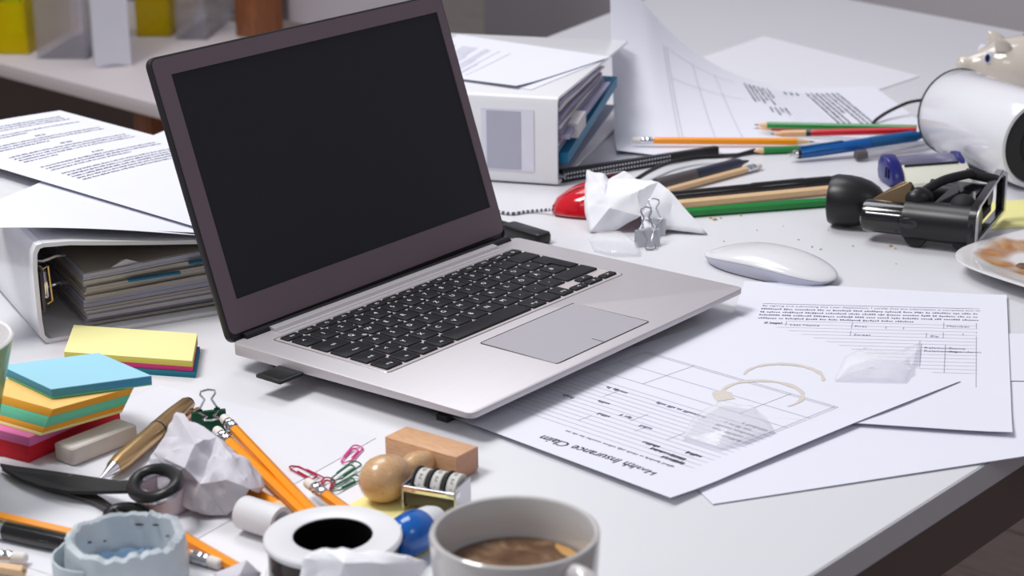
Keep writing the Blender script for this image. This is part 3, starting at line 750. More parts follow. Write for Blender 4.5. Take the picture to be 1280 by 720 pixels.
# ================================================================== STICKY NOTE PADS
def pad(name, label, front, aR, aL, LR, LL, h0, h1, m, mtop=None, group=None, skew=None):
    """block of notes: front corner of its top face, directions and lengths of its right and left edges"""
    A = at(*front, h1)
    t = thing(name, label, 'sticky notes', (A.x, A.y, T + h0), R(aR), group)
    d = R(aL - aR); P = [(0, 0), (LR, 0), (LR + LL * math.cos(d), LL * math.sin(d)), (LL * math.cos(d), LL * math.sin(d))]
    blocks = m if isinstance(m, list) else [(m, 1.0)]
    z = 0; H = h1 - h0
    for mm, fr in blocks:
        b = MB(); b.prism(P, z, z + H * fr, bev=0.0003)
        if skew:
            sk = Matrix.Rotation(-R(aR), 3, 'Z') @ Vector(skew)
            for v in b.bm.verts: v.co += sk * (1 - v.co.z / H)
        b.build('note_block', mm, t, 30); z += H * fr
    if mtop: MB().prism(P, H, H + 0.0002).build('top_note', mtop, t)
    return t
pad('sticky_note_pad', 'red sticky note pad at the bottom of the stack by the green cup', (34, 556), 56, 150, 0.084, 0.08, ZS, 0.0135, 'note_red')
pad('sticky_note_pad', 'pink sticky note pad second from the bottom of the stack', (36, 547), 55, 149, 0.083, 0.08, 0.0136, 0.0200, 'note_pink_pale')
pad('striped_note_pad', 'note pad with orange, mint and cream stripes in the middle of the stack', (66, 512), 40, 146, 0.060, 0.075, 0.0201, 0.0372, [('note_cream', 0.12), ('note_orange', 0.2), ('note_mint', 0.4), ('note_orange', 0.28)], 'note_orange_top', skew=(-0.009, -0.003, 0))
pad('blue_note_pad', 'light blue note pad topmost of the stack by the green cup', (64, 487), 20, 134, 0.066, 0.064, 0.0380, 0.0446, [('note_mint', 0.16), ('note_blue_edge', 0.84)], 'note_blue')
pad('sticky_note_pad', 'teal sticky note pad at the bottom of the flat pile before the binder', (88, 455), -13, 95, 0.098, 0.056, 0.0, 0.0042, 'note_teal')
pad('sticky_note_pad', 'bright pink sticky note pad between the teal and the yellow pad', (80, 447), -13, 95, 0.101, 0.060, 0.0043, 0.0084, 'note_pink')
pad('sticky_note_pad', 'pale yellow sticky note pad on top of the flat pile before the binder', (80, 440), -13.5, 95, 0.101, 0.060, 0.0085, 0.0130, 'note_yellow_edge', 'note_yellow')

# ------------------------------------------------------------------ green cup at the left edge
cp = Vector((-0.3560, 1.134, T))
cup = thing('green_cup', 'green cup with a white inside, cut off by the left edge', 'cup', (cp.x, cp.y, T))
hr = 0.100
MB().lathe([(0, 0.0), (0.020, 0.0), (0.0215, 0.003), (0.0270, 0.025), (0.0360, 0.06), (0.0460, hr - 0.001), (0.0460, hr)], 40).build('outer_wall', 'cup_green', cup)
MB().lathe([(0.0460, hr), (0.0467, hr + 0.0012), (0.0457, hr + 0.0022), (0.0441, hr + 0.0014), (0.034, 0.06), (0.025, 0.025), (0.018, 0.006), (0, 0.005)], 40).build('inner_wall', 'cup_white', cup)
# ------------------------------------------------------------------ eraser
A, B = at(97, 583), at(174, 552)
er = thing('eraser', 'white block eraser with a worn corner, beside the stack of notes', 'eraser', (A.x, A.y, T + ZS), math.atan2(B.y - A.y, B.x - A.x))
L = (v2(B) - v2(A)).length
MB().prism(rrect(-0.003, 0.0, L, 0.020, 0.003), 0, 0.0115, bev=0.0012).build('block', 'eraser_grey', er)
MB().prism(rrect(-0.0015, 0.0015, L - 0.0015, 0.0185, 0.003), 0.0114, 0.0118).build('top_face', 'eraser_white', er)

# ================================================================== PENCILS AND PENS
def pencil(name, label, p0, p1, paint, L=None, eraser=True, tip=True, r=0.0037, group=None, woodlen=0.018, band=None, body_wood=0.0):
    """p0 = blunt end, p1 = point (both on the pencil's axis)"""
    p0, p1 = Vector(p0), Vector(p1); d = (p1 - p0)
    L = L or d.length; d.normalize()
    t = thing(name, label, 'pencil', p0, axis_rot(d), group)
    x0 = 0.021 if eraser else 0.0; x1 = L - (woodlen if tip else 0)
    xp = x1 - body_wood
    hexa = lambda x, rr=r: [(x, rr * math.cos(R(60 * k + 30)), rr * math.sin(R(60 * k + 30))) for k in range(6)]
    MB().loft([hexa(x0), hexa(xp)]).build('shaft', paint, t, smooth=20)
    if body_wood: MB().loft([hexa(xp, r * 0.98), hexa(x1, r * 0.98)]).build('bare_wood', 'pencil_wood', t, smooth=20)
    if band: MB().loft([hexa(xp - 0.004, r * 1.03), hexa(xp + 0.001, r * 1.03)]).build('band', band, t, smooth=20)
    if eraser:
        pr = [(0, 0.009)]
        for k in range(6): pr += [(r * 0.98, 0.009 + k * 0.0022), (r * (1.10 if k in (1, 3, 4) else 0.99), 0.010 + k * 0.0022)]
        pr += [(r * 1.0, 0.0225), (0, 0.0225)]
        MB().lathe(pr, 20, XM).build('ferrule', 'chrome', t)
        MB().lathe([(0, 0), (r * 0.6, 0.0002), (r * 0.86, 0.0012), (r * 0.92, 0.003), (r * 0.94, 0.0095), (0, 0.0095)], 16, XM).build('eraser_tip', 'eraser_white', t)
    else:
        MB().lathe([(0, -0.0001), (r * 0.3, -0.0001), (r * 0.3, 0.0005), (0, 0.0005)], 10, XM).build('lead_end', 'graphite', t)
    if tip:
        MB().lathe([(r * 0.93, x1 - 0.0008), (r * 0.93, x1), (r * 0.28, x1 + woodlen * 0.72), (0, x1 + woodlen * 0.72)], 12, XM).build('wood_tip', 'pencil_wood', t)
        MB().lathe([(r * 0.28, x1 + woodlen * 0.72), (r * 0.06, x1 + woodlen), (0, x1 + woodlen)], 8, XM).build('lead', 'graphite' if paint not in ('red_paint',) else 'graphite', t)
    return t
def along(pa, pb, L):
    d = (Vector(pb) - Vector(pa)).normalized(); return Vector(pa) + d * L
hp = 0.0042 + ZS
# the yellow cluster by the crumpled paper
e0 = at(279, 522, 0.0135); e1 = at(374, 622, hp + 0.002)
pencil('yellow_pencil', 'long yellow pencil, rear one of the pair running past the paper clips', e0, along(e0, e1, 0.186), 'yellow_paint')
e0 = at(270, 537, 0.0125); e1 = at(372, 634, hp)
pencil('yellow_pencil', 'long yellow pencil, front one of the pair touching the crumpled paper', e0, along(e0, e1, 0.186), 'yellow_paint')
e0 = at(383, 602, 0.010); e1 = at(436, 640, 0.0065)
pencil('yellow_pencil', 'yellow pencil with its silver ferrule between the pink and green paper clips', e0, along(e0, e1, 0.10), 'yellow_paint')
e0 = at(300, 606, hp); e1 = at(362, 640, hp)
pencil('yellow_pencil', 'short yellow pencil running under the long pair towards the tape roll', e0, along(e0, e1, 0.060), 'yellow_paint', eraser=False)
# bottom left
e0 = at(-80, 628, 0.0042); e1 = at(150, 681, 0.0042)
pencil('yellow_pencil', 'yellow pencil running in from the left edge behind the blue tape roll', e0, e1, 'yellow_paint', eraser=False)
e0 = at(298, 711, 0.0045); e1 = at(186, 647, 0.0045)
pencil('yellow_pencil', 'yellow pencil slanting out right of the blue tape roll towards the grey scrap', e0, along(e0, e1, 0.125), 'yellow_paint', eraser=False)
e0 = at(277, 706, 0.0040); e1 = at(236, 693, 0.0040)
pencil('yellow_pencil', 'yellow pencil whose dirty eraser points right below the blue tape roll', e0, along(e0, e1, 0.044), 'yellow_paint', tip=False)
def pen(name, label, p0, p1, parts, cat='pen', extra=None):
    """parts: list of (part name, material, profile [(r, x)]) turned about the axis p0 -> p1"""
    p0, p1 = Vector(p0), Vector(p1)
    t = thing(name, label, cat, p0, axis_rot(p1 - p0))
    for nm, m, pr in parts: MB().lathe(pr, 24, XM).build(nm, m, t)
    if extra: extra(t, (p1 - p0).length)
    return t
# bronze ball pen, tip towards us
A, B = at(124, 600, 0.0072 + ZS), at(236, 504, 0.0072 + ZS); L = (B - A).length
def clip_bronze(t, L):
    MB().box((L - 0.028, -0.0074, -0.003), (0.05, 0.0014, 0.0042), bev=0.0006).build('clip', 'copper', t)
    MB().tube([(L - 0.004, -0.0060, -0.003), (L - 0.0005, -0.0075, -0.003), (L - 0.003, -0.0092, -0.003)], 0.0012, 6).build('clip_arch', 'copper', t)
pen('bronze_pen', 'bronze metal ball pen with its point towards the scissors', A, B, [
    ('nib', 'chrome', [(0, 0), (0.0007, 0.0002), (0.0010, 0.003), (0.0030, 0.013), (0.0046, 0.020), (0, 0.020)]),
    ('lower_barrel', 'bronze', [(0, 0.0198), (0.0050, 0.0200), (0.0062, 0.030), (0.0066, L * 0.62), (0, L * 0.62)]),
    ('ring', 'steel_dark', [(0, L * 0.62), (0.0067, L * 0.62), (0.0067, L * 0.632), (0, L * 0.632)]),
    ('upper_barrel', 'bronze', [(0, L * 0.632), (0.0066, L * 0.632), (0.0066, L * 0.82), (0.0058, L * 0.97), (0.0050, L * 0.985), (0, L * 0.985)]),
    ('cap_end', 'steel_dark', [(0, L * 0.984), (0.0051, L * 0.984), (0.0046, L), (0.002, L * 1.01), (0, L * 1.01)])], extra=clip_bronze)
# black pen bottom left
A, B = at(-30, 655, 0.0062), at(100, 683, 0.0062); L = (B - A).length
pen('black_pen', 'black pen with a silver ring below the yellow pencil, bottom left corner', A, B, [
    ('barrel', 'black_gloss', [(0, L * 0.30), (0.0056, L * 0.30), (0.0058, L * 0.6), (0.0052, L), (0.002, L * 1.02), (0, L * 1.02)]),
    ('ring', 'chrome', [(0, L * 0.26), (0.0059, L * 0.26), (0.0059, L * 0.30), (0, L * 0.30)]),
    ('cap', 'black_gloss', [(0, 0), (0.005, 0.0), (0.0056, L * 0.26), (0, L * 0.26)])])
for k, (a, c, lab) in enumerate((((34, 698), (-60, 690), 'natural wood pencil with a silver ferrule at the bottom left corner'), ((30, 714), (-60, 700), 'natural wood pencil below the silver ferrule at the bottom left corner'))):
    e0, e1 = at(*a, 0.0048 + 0.0), at(*c, 0.0048)
    pencil('wooden_pencil', lab, e0, along(e0, e1, 0.10), 'pencil_wood', tip=False, eraser=(k == 0))

# ------------------------------------------------------------------ scissors
pv = at(89, 600, 0.008)
sc = thing('scissors', 'black scissors with open ring handles, lying in front of the bronze pen', 'scissors', (pv.x, pv.y, T + ZS))
def plate(name, pts, th, m, par=sc, bev=0.0004):
    """flat blade drawn through points (px, py, height of its top)"""
    top = [at(x, y, h) for x, y, h in pts]; n = len(top); b = MB()
    b.faces([tuple(p) for p in top] + [(p.x, p.y, p.z - th) for p in top], [tuple(range(n)), tuple(reversed(range(n, 2 * n)))] + [(i, n + i, n + (i + 1) % n, (i + 1) % n) for i in range(n)])
    return wbuild(b, name, m, par, 30)
plate('blade', [(0, 579, .006), (20, 582.5, .0065), (55, 587, .0075), (90, 592, .009), (120, 598, .011), (150, 601, .015), (166, 599, .019), (176, 596, .022), (170, 606, .021), (160, 613, .018), (140, 613.5, .014), (115, 614, .0105), (85, 613.5, .009), (55, 608, .0075), (28, 599, .0065), (8, 588, .006)], 0.0022, 'black_matte')
plate('blade', [(2, 585, .0032), (40, 600, .0034), (80, 612, .0036), (112, 613, .0045), (128, 622, .0055), (142, 632, .007), (150, 640, .007), (132, 634, .006), (116, 626, .005), (95, 620, .004), (60, 611, .0034), (25, 598, .0032)], 0.0020, 'steel_dark')
MB().lathe([(0, 0.0100), (0.0022, 0.0100), (0.0030, 0.0092), (0.0031, 0.0075), (0, 0.0075)], 18).build('pivot_screw', 'chrome', sc)
def ringpath(cx, cy, rx, ry, tilt, h, n=36):
    o = []
    for k in range(n):
        a = 2 * math.pi * k / n; x, y = rx * math.cos(a), ry * math.sin(a)
        o.append(at(cx + x * math.cos(tilt) - y * math.sin(tilt), cy + x * math.sin(tilt) + y * math.cos(tilt), h + 0.004 * math.cos(a)))
    return o
wbuild(MB().tube(ringpath(194, 605, 28, 17, R(-14), 0.0245), 0.0042, 12, closed=True), 'finger_ring', 'black_plastic', sc)
wbuild(MB().tube(ringpath(196, 611, 29, 17, R(-14), 0.0228), 0.0016, 8, closed=True), 'ring_trim', 'steel', sc)
wbuild(MB().tube(ringpath(166, 652, 30, 15, R(10), 0.0075), 0.0045, 12, closed=True), 'finger_ring', 'black_plastic', sc)
# cap under the ring
cpn = at(206, 636)
cap = thing('round_cap', 'pinkish white round cap standing under the scissors handle', 'cap', (cpn.x, cpn.y, T + ZS))
MB().lathe([(0.0125, 0), (0.0150, 0.0005), (0.0153, 0.0165), (0.0146, 0.0172), (0.0138, 0.0165), (0.0130, 0.002), (0, 0.002), (0, 0), (0.0125, 0)], 36).build('wall', 'cap_pink', cap)

# ------------------------------------------------------------------ binder clips
def binder_clip(name, label, loc, yaw, wd, dp, m, up1, up2, lean=0.0, wire='steel', tilt=0.0):
    """folded sheet-steel body along x with two wire handles swung up by up1 / up2 degrees"""
    rot = Matrix.Rotation(yaw, 3, 'Z') @ Matrix.Rotation(tilt, 3, 'X')
    t = thing(name, label, 'binder clip', loc, rot)
    h = dp * 0.62; th = 0.0006
    out = [(-h / 2, 0), (h / 2, 0), (h / 2 * 0.93, dp * 0.10), (0.0012, dp), (-0.0012, dp), (-h / 2 * 0.93, dp * 0.10)]
    inn = [(-0.0003, dp - 0.001), (-h / 2 * 0.86, dp * 0.12), (-h / 2 * 0.8, th), (h / 2 * 0.8, th), (h / 2 * 0.86, dp * 0.12), (0.0003, dp - 0.001)]
    yz = Matrix(((0, 0, 1, 0), (1, 0, 0, 0), (0, 1, 0, 0), (0, 0, 0, 1)))
    pl = [(-0.0012, dp), (-h / 2 * 0.95, dp * 0.10), (-h / 2, 0), (h / 2, 0), (h / 2 * 0.95, dp * 0.10), (0.0012, dp), (0.0004, dp), (h / 2 * 0.82, dp * 0.12), (h / 2 * 0.80, th), (-h / 2 * 0.80, th), (-h / 2 * 0.82, dp * 0.12), (-0.0004, dp)]
    MB().prism(pl, -wd / 2, wd / 2, yz).build('body', m, t, 30)
    for sgn, ang in ((-1, up1), (1, up2)):
        b = MB(); a = R(ang); L = dp * 1.35
        pr = [(-wd * 0.30, 0.0), (-wd * 0.24, 0.12), (-wd * 0.10, 0.52), (-wd * 0.22, 0.78), (-wd * 0.2, 0.93), (0, 1.0), (wd * 0.2, 0.93), (wd * 0.22, 0.78), (wd * 0.10, 0.52), (wd * 0.24, 0.12), (wd * 0.30, 0.0)]
        b.tube([(x, sgn * (0.0015 + math.cos(a) * s * L), dp + math.sin(a) * s * L) for x, s in pr], 0.00075, 6)
        b.build('wire_handle', wire, t)
        for sx in (-1, 1): MB().tube([(sx * wd * 0.30 - sx * 0.003, sgn * 0.0016, dp), (sx * wd * 0.30 + sx * 0.001, sgn * 0.0016, dp)], 0.0011, 6).build('hinge_loop', m, t)
    return t
p = at(262, 540); binder_clip('green_binder_clip', 'dark green binder clip behind the crumpled paper, wire handle sticking up', (p.x, p.y, T + ZS + 0.0015), R(14), 0.023, 0.014, 'clip_green', 12, 105, tilt=R(8))
p = at(277, 560); binder_clip('navy_binder_clip', 'navy blue binder clip between the green clip and the yellow pencils', (p.x, p.y, T + ZS + 0.0005), R(-30), 0.016, 0.010, 'navy_clip', 10, 170)
p = at(809, 307); binder_clip('silver_binder_clip', 'small silver binder clip lying nearer the laptop, before the crumpled paper', (p.x, p.y, T + 0.0002), R(8), 0.0215, 0.0145, 'silver_paint', -46, 74)
p = at(817, 293); binder_clip('silver_binder_clip', 'small silver binder clip behind the other, leaning at the crumpled paper', (p.x, p.y, T + 0.0002), R(-8), 0.0215, 0.0145, 'silver_paint', -46, 100)

# ------------------------------------------------------------------ crumpled papers
def crumple(name, label, V, Fc, m='paper_crumple', amp=0.0012, cuts=5, seed=0, th=0.0003, cat='crumpled paper'):
    P = {k: at(*v) for k, v in V.items()}
    zb = min(p.z for p in P.values()); c = sum(P.values(), Vector()) / len(P)
    b = MB(); idx = {k: b.bm.verts.new(p) for k, p in P.items()}
    for f in Fc:
        try: b.bm.faces.new([idx[x] for x in f])
        except ValueError: pass
    bmesh.ops.recalc_face_normals(b.bm, faces=b.bm.faces[:])
    bmesh.ops.subdivide_edges(b.bm, edges=b.bm.edges[:], cuts=cuts, use_grid_fill=True)
    bmesh.ops.triangulate(b.bm, faces=b.bm.faces[:])
    for v in b.bm.verts:
        q = v.co * 55 + Vector((seed * 3.1, seed, 0))
        d = (0.35 - abs(noise.noise(q))) * 1.3 + (0.3 - abs(noise.noise(q * 2.1 + Vector((5, 1, 2))))) * 0.8
        v.co += v.normal * d * amp
        v.co.z = max(v.co.z, T + 0.0006 + ZS)
    t = thing(name, label, cat, (c.x, c.y, T + ZS))
    o = wbuild(b, 'paper', m, t, 24)
    md = o.modifiers.new('thickness', 'SOLIDIFY'); md.thickness = th
    return t
crumple('crumpled_paper', 'crumpled white paper lying over the red mouse behind the laptop',
    dict(a=(734, 213, .043), b=(731, 234, .031), c=(731, 261, .017), d=(737, 291, .0006), e=(754, 218, .040), f=(761, 224, .036), g=(780, 214, .042), h=(795, 224, .036), i=(823, 227, .040), j=(841, 243, .031), k=(884, 293, .001), l=(836, 287, .004), m=(801, 270, .017), n=(770, 287, .003), o=(762, 260, .024), q=(757, 246, .031), p=(795, 240, .036), r=(745, 235, .002), s=(790, 232, .002), t=(838, 246, .004), u=(806, 286, .009)),
    ['abq', 'aqe', 'bcq', 'cqo', 'cdo', 'dno', 'eqf', 'fqp', 'fph', 'fhg', 'qop', 'onm', 'omp', 'pmi', 'hpi', 'imj', 'mlj', 'jlk', 'rae', 'rsg', 'sgh', 'shi', 'sti', 'tij', 'tjk', 'reg', 'mul'], seed=1, amp=0.0017)
crumple('crumpled_paper', 'crumpled lilac-white paper between the scissors handle and the yellow pencils',
    dict(a=(220, 515, .046), b=(212, 540, .036), c=(192, 566, .024), d=(176, 600, .008), e=(271, 546, .040), f=(262, 574, .030), g=(272, 573, .033), h=(293, 574, .034), i=(312, 611, .022), j=(300, 630, .012), k=(284, 643, .002), l=(263, 644, .003), m=(240, 638, .006), n=(251, 605, .022), o=(232, 585, .032), p=(244, 556, .040), q=(215, 590, .022), r=(304, 571, .030), s=(331, 607, .012), t=(324, 616, .008), u=(215, 560, .006), v=(270, 570, .004), w=(212, 620, .008), x=(283, 600, .028)),
    ['abp', 'bcp', 'cop', 'cqo', 'cdq', 'dqw', 'qwm', 'qmn', 'qno', 'aep', 'pef', 'pof', 'fon', 'fng', 'ngx', 'ghx', 'hix', 'xij', 'xjk', 'nxk', 'nkl', 'nlm', 'egh', 'efg', 'ehr', 'hri', 'rsi', 'sti', 'aub', 'ubc', 'ucd', 'uve', 'uea', 'vre', 'vrs'], m='paper_grey', seed=2, amp=0.0036)
crumple('crumpled_paper', 'crumpled white paper lying before the tape spool at the bottom edge',
    dict(a=(380, 697, .040), b=(402, 685, .050), c=(440, 688, .050), d=(500, 694, .046), e=(533, 702, .040), f=(525, 720, .026), g=(470, 800, .001), h=(395, 800, .001), i=(374, 730, .020), j=(430, 704, .053), k=(480, 704, .046), n=(540, 780, .001), o=(360, 775, .001)),
    ['abj', 'bcj', 'cdk', 'cjk', 'dek', 'efk', 'fgk', 'gjk', 'ghj', 'hij', 'iaj', 'fng', 'ioh'], seed=3, amp=0.0026)
crumple('crumpled_paper', 'small grey crumpled scrap at the bottom edge right of the blue tape roll',
    dict(a=(268, 716, .004), b=(308, 701, .014), c=(326, 716, .006), d=(322, 735, .002), e=(270, 738, .002), f=(300, 718, .014)), ['abf', 'bcf', 'cdf', 'def', 'eaf'], m='paper_grey', seed=4, amp=0.001)
# paper roll
A, B = at(304, 640, 0.0105 + ZS), at(352, 655, 0.0105 + ZS)
rl = thing('paper_roll', 'small white paper roll lying left of the tape spool', 'roll', A, axis_rot(B - A))
L = (B - A).length
MB().lathe([(0.0075, 0.001), (0.0085, 0), (0.0098, 0), (0.0104, 0.001), (0.0104, L), (0.0075, L), (0.0075, 0.001)], 32, XM).build('wall', 'spool_white', rl)

# ------------------------------------------------------------------ paper clips
def paper_clip(label, a, c, m, z=0.0008, wd=0.0075, r=0.00055, group='paper clips'):
    A, B = at(*a), at(*c); L = (v2(B) - v2(A)).length; w2 = wd / 2
    t = thing('paper_clip', label, 'paper clip', (A.x, A.y, T + ZS), math.atan2(B.y - A.y, B.x - A.x), group)
    def arc(cx, rr, a0, a1, n=7): return [(cx + rr * math.cos(R(a0 + (a1 - a0) * k / n)), rr * math.sin(R(a0 + (a1 - a0) * k / n))) for k in range(n + 1)]
    pts = [(L * 0.35, w2)] + arc(L - w2, w2, 90, -90) + [(w2 * 1.2, -w2)] + [(x, y - w2 * 0.1) for x, y in arc(w2, w2 * 0.9, 270, 90)] + [(L * 0.55, w2 * 0.78)] + [(x, y - w2 * 0.0) for x, y in arc(L * 0.72, w2 * 0.62, 90, -90)] + [(L * 0.3, -w2 * 0.62)]
    pts = [(x, y, z + 0.0006 * math.sin(k * 0.7)) for k, (x, y) in enumerate(pts)]
    MB().tube(pts, r, 6).build('wire', m, t)
    return t
paper_clip('dark red paper clip left of the pencil ferrule', (365, 585), (402, 604), 'clip_red')
paper_clip('bright pink paper clip lying apart, above the green ones', (430, 581), (449, 560), 'clip_pink')
paper_clip('green paper clip, upper one of the crossed pair', (416, 606), (448, 583), 'wire_green', z=0.0022)
paper_clip('green paper clip, lower one of the crossed pair', (413, 617), (449, 598), 'wire_green')
paper_clip('dark red paper clip half under the yellow pencil beside the green clips', (406, 620), (412, 600), 'clip_red')
paper_clip('small dark red paper clip on the yellow note by the spool', (467, 655), (483, 648), 'clip_red', z=0.0014)

# ------------------------------------------------------------------ loose yellow note under the stamps
P0, P1, P2, P3 = at(425, 640), at(520, 700), at(585, 668), at(478, 612)
nt_ = thing('sticky_note', 'loose yellow sticky note lying under the stamps', 'sticky note', (P0.x, P0.y, T + ZS))
def nf(i, j):
    p = (P0 * (1 - i) + P1 * i) * (1 - j) + (P3 * (1 - i) + P2 * i) * j
    return Vector((p.x, p.y, T + ZS + 0.0006 + 0.003 * max(0, 0.25 - i) * j))
wbuild(MB().grid(nf, 8, 8, 0.00025), 'sheet', 'note_loose', nt_)

# ------------------------------------------------------------------ wooden hand stamp lying on its side
A, B = at(482, 577, 0), at(571, 604, 0)
syaw = math.atan2(B.y - A.y, B.x - A.x); L = (v2(B) - v2(A)).length
st = thing('wooden_stamp', 'wooden hand stamp lying on its side with a round knob handle', 'stamp', (A.x, A.y, T + ZS + 0.0003), syaw)
MB().box((L / 2, 0.0110, 0.0083), (L, 0.022, 0.0166), bev=0.0006).build('block', 'stamp_wood', st)
MB().box((L + 0.0001, 0.0110, 0.0083), (0.0004, 0.0206, 0.0152)).build('end_grain', 'stamp_end_wood', st)
MB().box((L / 2, 0.0226, 0.0083), (L - 0.002, 0.0018, 0.014)).build('rubber_die', 'rubber', st)
inv_ = st.matrix_world.inverted(); ka, kb_ = Vector((L * 0.60, 0.0005, 0.0088)), inv_ @ at(481, 598, 0.0158)
ax = (kb_ - ka); Lk = ax.length; RK = Matrix.Translation(ka) @ axis_rot(ax).to_4x4() @ XM
pr = [(0, 0), (0.0062, 0), (0.0068, 0.003), (0.0086, Lk * 0.22), (0.0088, Lk * 0.34), (0.0066, Lk * 0.46), (0.0060, Lk * 0.52), (0.0086, Lk * 0.62), (0.0128, Lk * 0.78), (0.0148, Lk * 0.96), (0.0146, Lk * 1.10), (0.0118, Lk * 1.24), (0.0066, Lk * 1.33), (0, Lk * 1.36)]
kd = MB().lathe(pr, 36, RK).build('knob_handle', 'knob_wood', st)
lk = inv_ @ at(480, 573.5, 0.0292)
MB().lathe([(0, -0.0012), (0.0021, -0.0008), (0.0019, 0.0006), (0, 0.0010)], 14, Matrix.Translation(lk)).build('metal_stud', 'chrome', kd)

# ------------------------------------------------------------------ date stamp
A, B = at(503, 640, 0.0), at(572, 652, 0.0)
dy = math.atan2(B.y - A.y, B.x - A.x)
ds = thing('date_stamp', 'small metal date stamp with number bands and a blue and white knob', 'stamp', (A.x, A.y, T + ZS + 0.001), dy)
Wd = (v2(B) - v2(A)).length
MB().box((Wd / 2, 0.0035, 0.0085), (Wd - 0.004, 0.007, 0.009), bev=0.0006).build('inner_frame', 'steel_dark', ds)
MB().prism(rrect(0, -0.001, Wd, 0.0052, 0.0006), 0.0125, 0.0165, bev=0.0004).build('front_bar', 'chrome', ds)
MB().box((0.0010, 0.010, 0.009), (0.0012, 0.022, 0.016)).build('side_plate', 'steel', ds)
MB().box((Wd - 0.0010, 0.010, 0.010), (0.0012, 0.022, 0.018)).build('side_plate', 'steel', ds)
for k in range(3):
    x = Wd * (0.17 + 0.285 * k)
    w_ = MB().lathe([(0.005, 0), (0.0098, 0), (0.0102, 0.0004), (0.0102, 0.0062), (0.0098, 0.0066), (0.005, 0.0066), (0.005, 0)], 28, Matrix.Translation((x, 0.0135, 0.0125)) @ XM).build('number_band', 'band_type', ds)
    b = MB()
    for j, ch in enumerate('4920718356'):
        a = R(200 - j * 36)
        def fw(xx, yy, a=a): 
            q = a + (yy - 0.0018) / 0.0103
            return (x + 0.0045 - xx, 0.0135 + 0.01035 * math.cos(q), 0.0125 + 0.01035 * math.sin(q))
        put_text(b, ch, 0.005, fw)
    tag(b.build('numerals', 'ink', w_, smooth=0, fix=False), kind='stuff')
    MB().lathe([(0.0098, 0), (0.0112, 0.0003), (0.0112, 0.0013), (0.0098, 0.0016), (0.004, 0.0016), (0.004, 0), (0.0098, 0)], 28, Matrix.Translation((x - 0.0022, 0.0135, 0.0125)) @ XM).build('band_wheel', 'rubber', ds)
# its knob points towards us
kA, kB = at(540, 652, 0.010), at(512, 668, 0.0128)
dloc = ds.matrix_world.inverted(); a_, b_ = dloc @ kA, dloc @ kB
rot = axis_rot(b_ - a_).to_4x4(); Lk = (b_ - a_).length
MB().lathe([(0, -0.004), (0.0085, -0.004), (0.0104, 0.002), (0.0113, Lk * 0.45), (0.0115, Lk * 0.62), (0, Lk * 0.62)], 32, Matrix.Translation(a_) @ rot @ XM).build('white_collar', 'spool_white', ds)
MB().lathe([(0, Lk * 0.60), (0.0124, Lk * 0.60), (0.0132, Lk * 0.8), (0.0127, Lk * 1.15), (0.0098, Lk * 1.45), (0.0055, Lk * 1.6), (0, Lk * 1.64)], 32, Matrix.Translation(a_) @ rot @ XM).build('blue_knob', 'blue_gloss', ds)

# ------------------------------------------------------------------ tape spool
c = at(416, 668, 0.026)
sp = thing('tape_spool', 'white flanged spool of dark brown tape with a black core hole', 'tape', (c.x, c.y, T + ZS))
rs = 0.0395
MB().lathe([(0.0225, 0.0), (rs * 0.97, 0), (rs, 0.001), (rs, 0.0026), (rs * 0.97, 0.0034), (0.0225, 0.0034), (0.0225, 0)], 64).build('lower_flange', 'spool_white', sp)
MB().lathe([(0.0232, 0.0034), (rs * 0.945, 0.0034), (rs * 0.945, 0.0215), (0.0232, 0.0215), (0.0232, 0.0034)], 64).build('tape_wind', 'spool_tape', sp)
MB().lathe([(0.0228, 0.0218), (rs * 0.985, 0.0215), (rs, 0.0224), (rs, 0.0244), (rs * 0.975, 0.0255), (0.0245, 0.0258), (0.0228, 0.0250), (0.0228, 0.0218)], 64).build('upper_flange', 'spool_white', sp)
MB().lathe([(0, 0.0008), (0.0224, 0.0008), (0.0224, 0.0246), (0.0218, 0.0246), (0.0216, 0.0016), (0, 0.0016)], 48).build('core', 'core_black', sp)
# ------------------------------------------------------------------ blue tape roll
c = at(156, 668, 0.030)
bt = thing('blue_tape_roll', 'translucent light blue tape roll with a ragged rim, bottom left', 'tape', (c.x, c.y, T + ZS))
ro = 0.0345
jag = lambda a, z, s=0: 1 + 0.018 * noise.noise((math.cos(a) * 4 + s, math.sin(a) * 4, z * 60)) + 0.012 * noise.noise((math.cos(a) * 11, math.sin(a) * 11 + s, 0))
b = MB(); rows = []
NS = 96
def zt(a, base): return base + 0.0030 * noise.noise((math.cos(a) * 6, math.sin(a) * 6, base * 50)) + 0.0018 * noise.noise((math.cos(a) * 17, math.sin(a) * 17, 1))
pr = [(ro - 0.0008, 0.0, 0), (ro, 0.003, 0), (ro, 0.016, 0), (ro - 0.0012, 0.0285, 1), (ro - 0.0045, 0.0300, 1), (ro - 0.0062, 0.0285, 1), (ro - 0.0068, 0.016, 0), (ro - 0.0074, 0.008, 0), (ro - 0.0070, 0.0, 0)]
b.loft([[((r * jag(2 * math.pi * k / NS, z)) * math.cos(2 * math.pi * k / NS), r * jag(2 * math.pi * k / NS, z) * math.sin(2 * math.pi * k / NS), zt(2 * math.pi * k / NS, z) if f else z) for k in range(NS)] for r, z, f in pr] , cap=False)
b.build('tape_wall', 'blue_tape', bt)
b = MB(); pr = [(ro - 0.0078, 0.0004, 0), (ro - 0.0082, 0.0075, 1), (ro - 0.0104, 0.0088, 1), (ro - 0.0118, 0.0072, 1), (ro - 0.0124, 0.0004, 0)]
b.loft([[(r * jag(2 * math.pi * k / NS, z, 3) * math.cos(2 * math.pi * k / NS), r * jag(2 * math.pi * k / NS, z, 3) * math.sin(2 * math.pi * k / NS), zt(2 * math.pi * k / NS, z) if f else z) for k in range(NS)] for r, z, f in pr], cap=False)
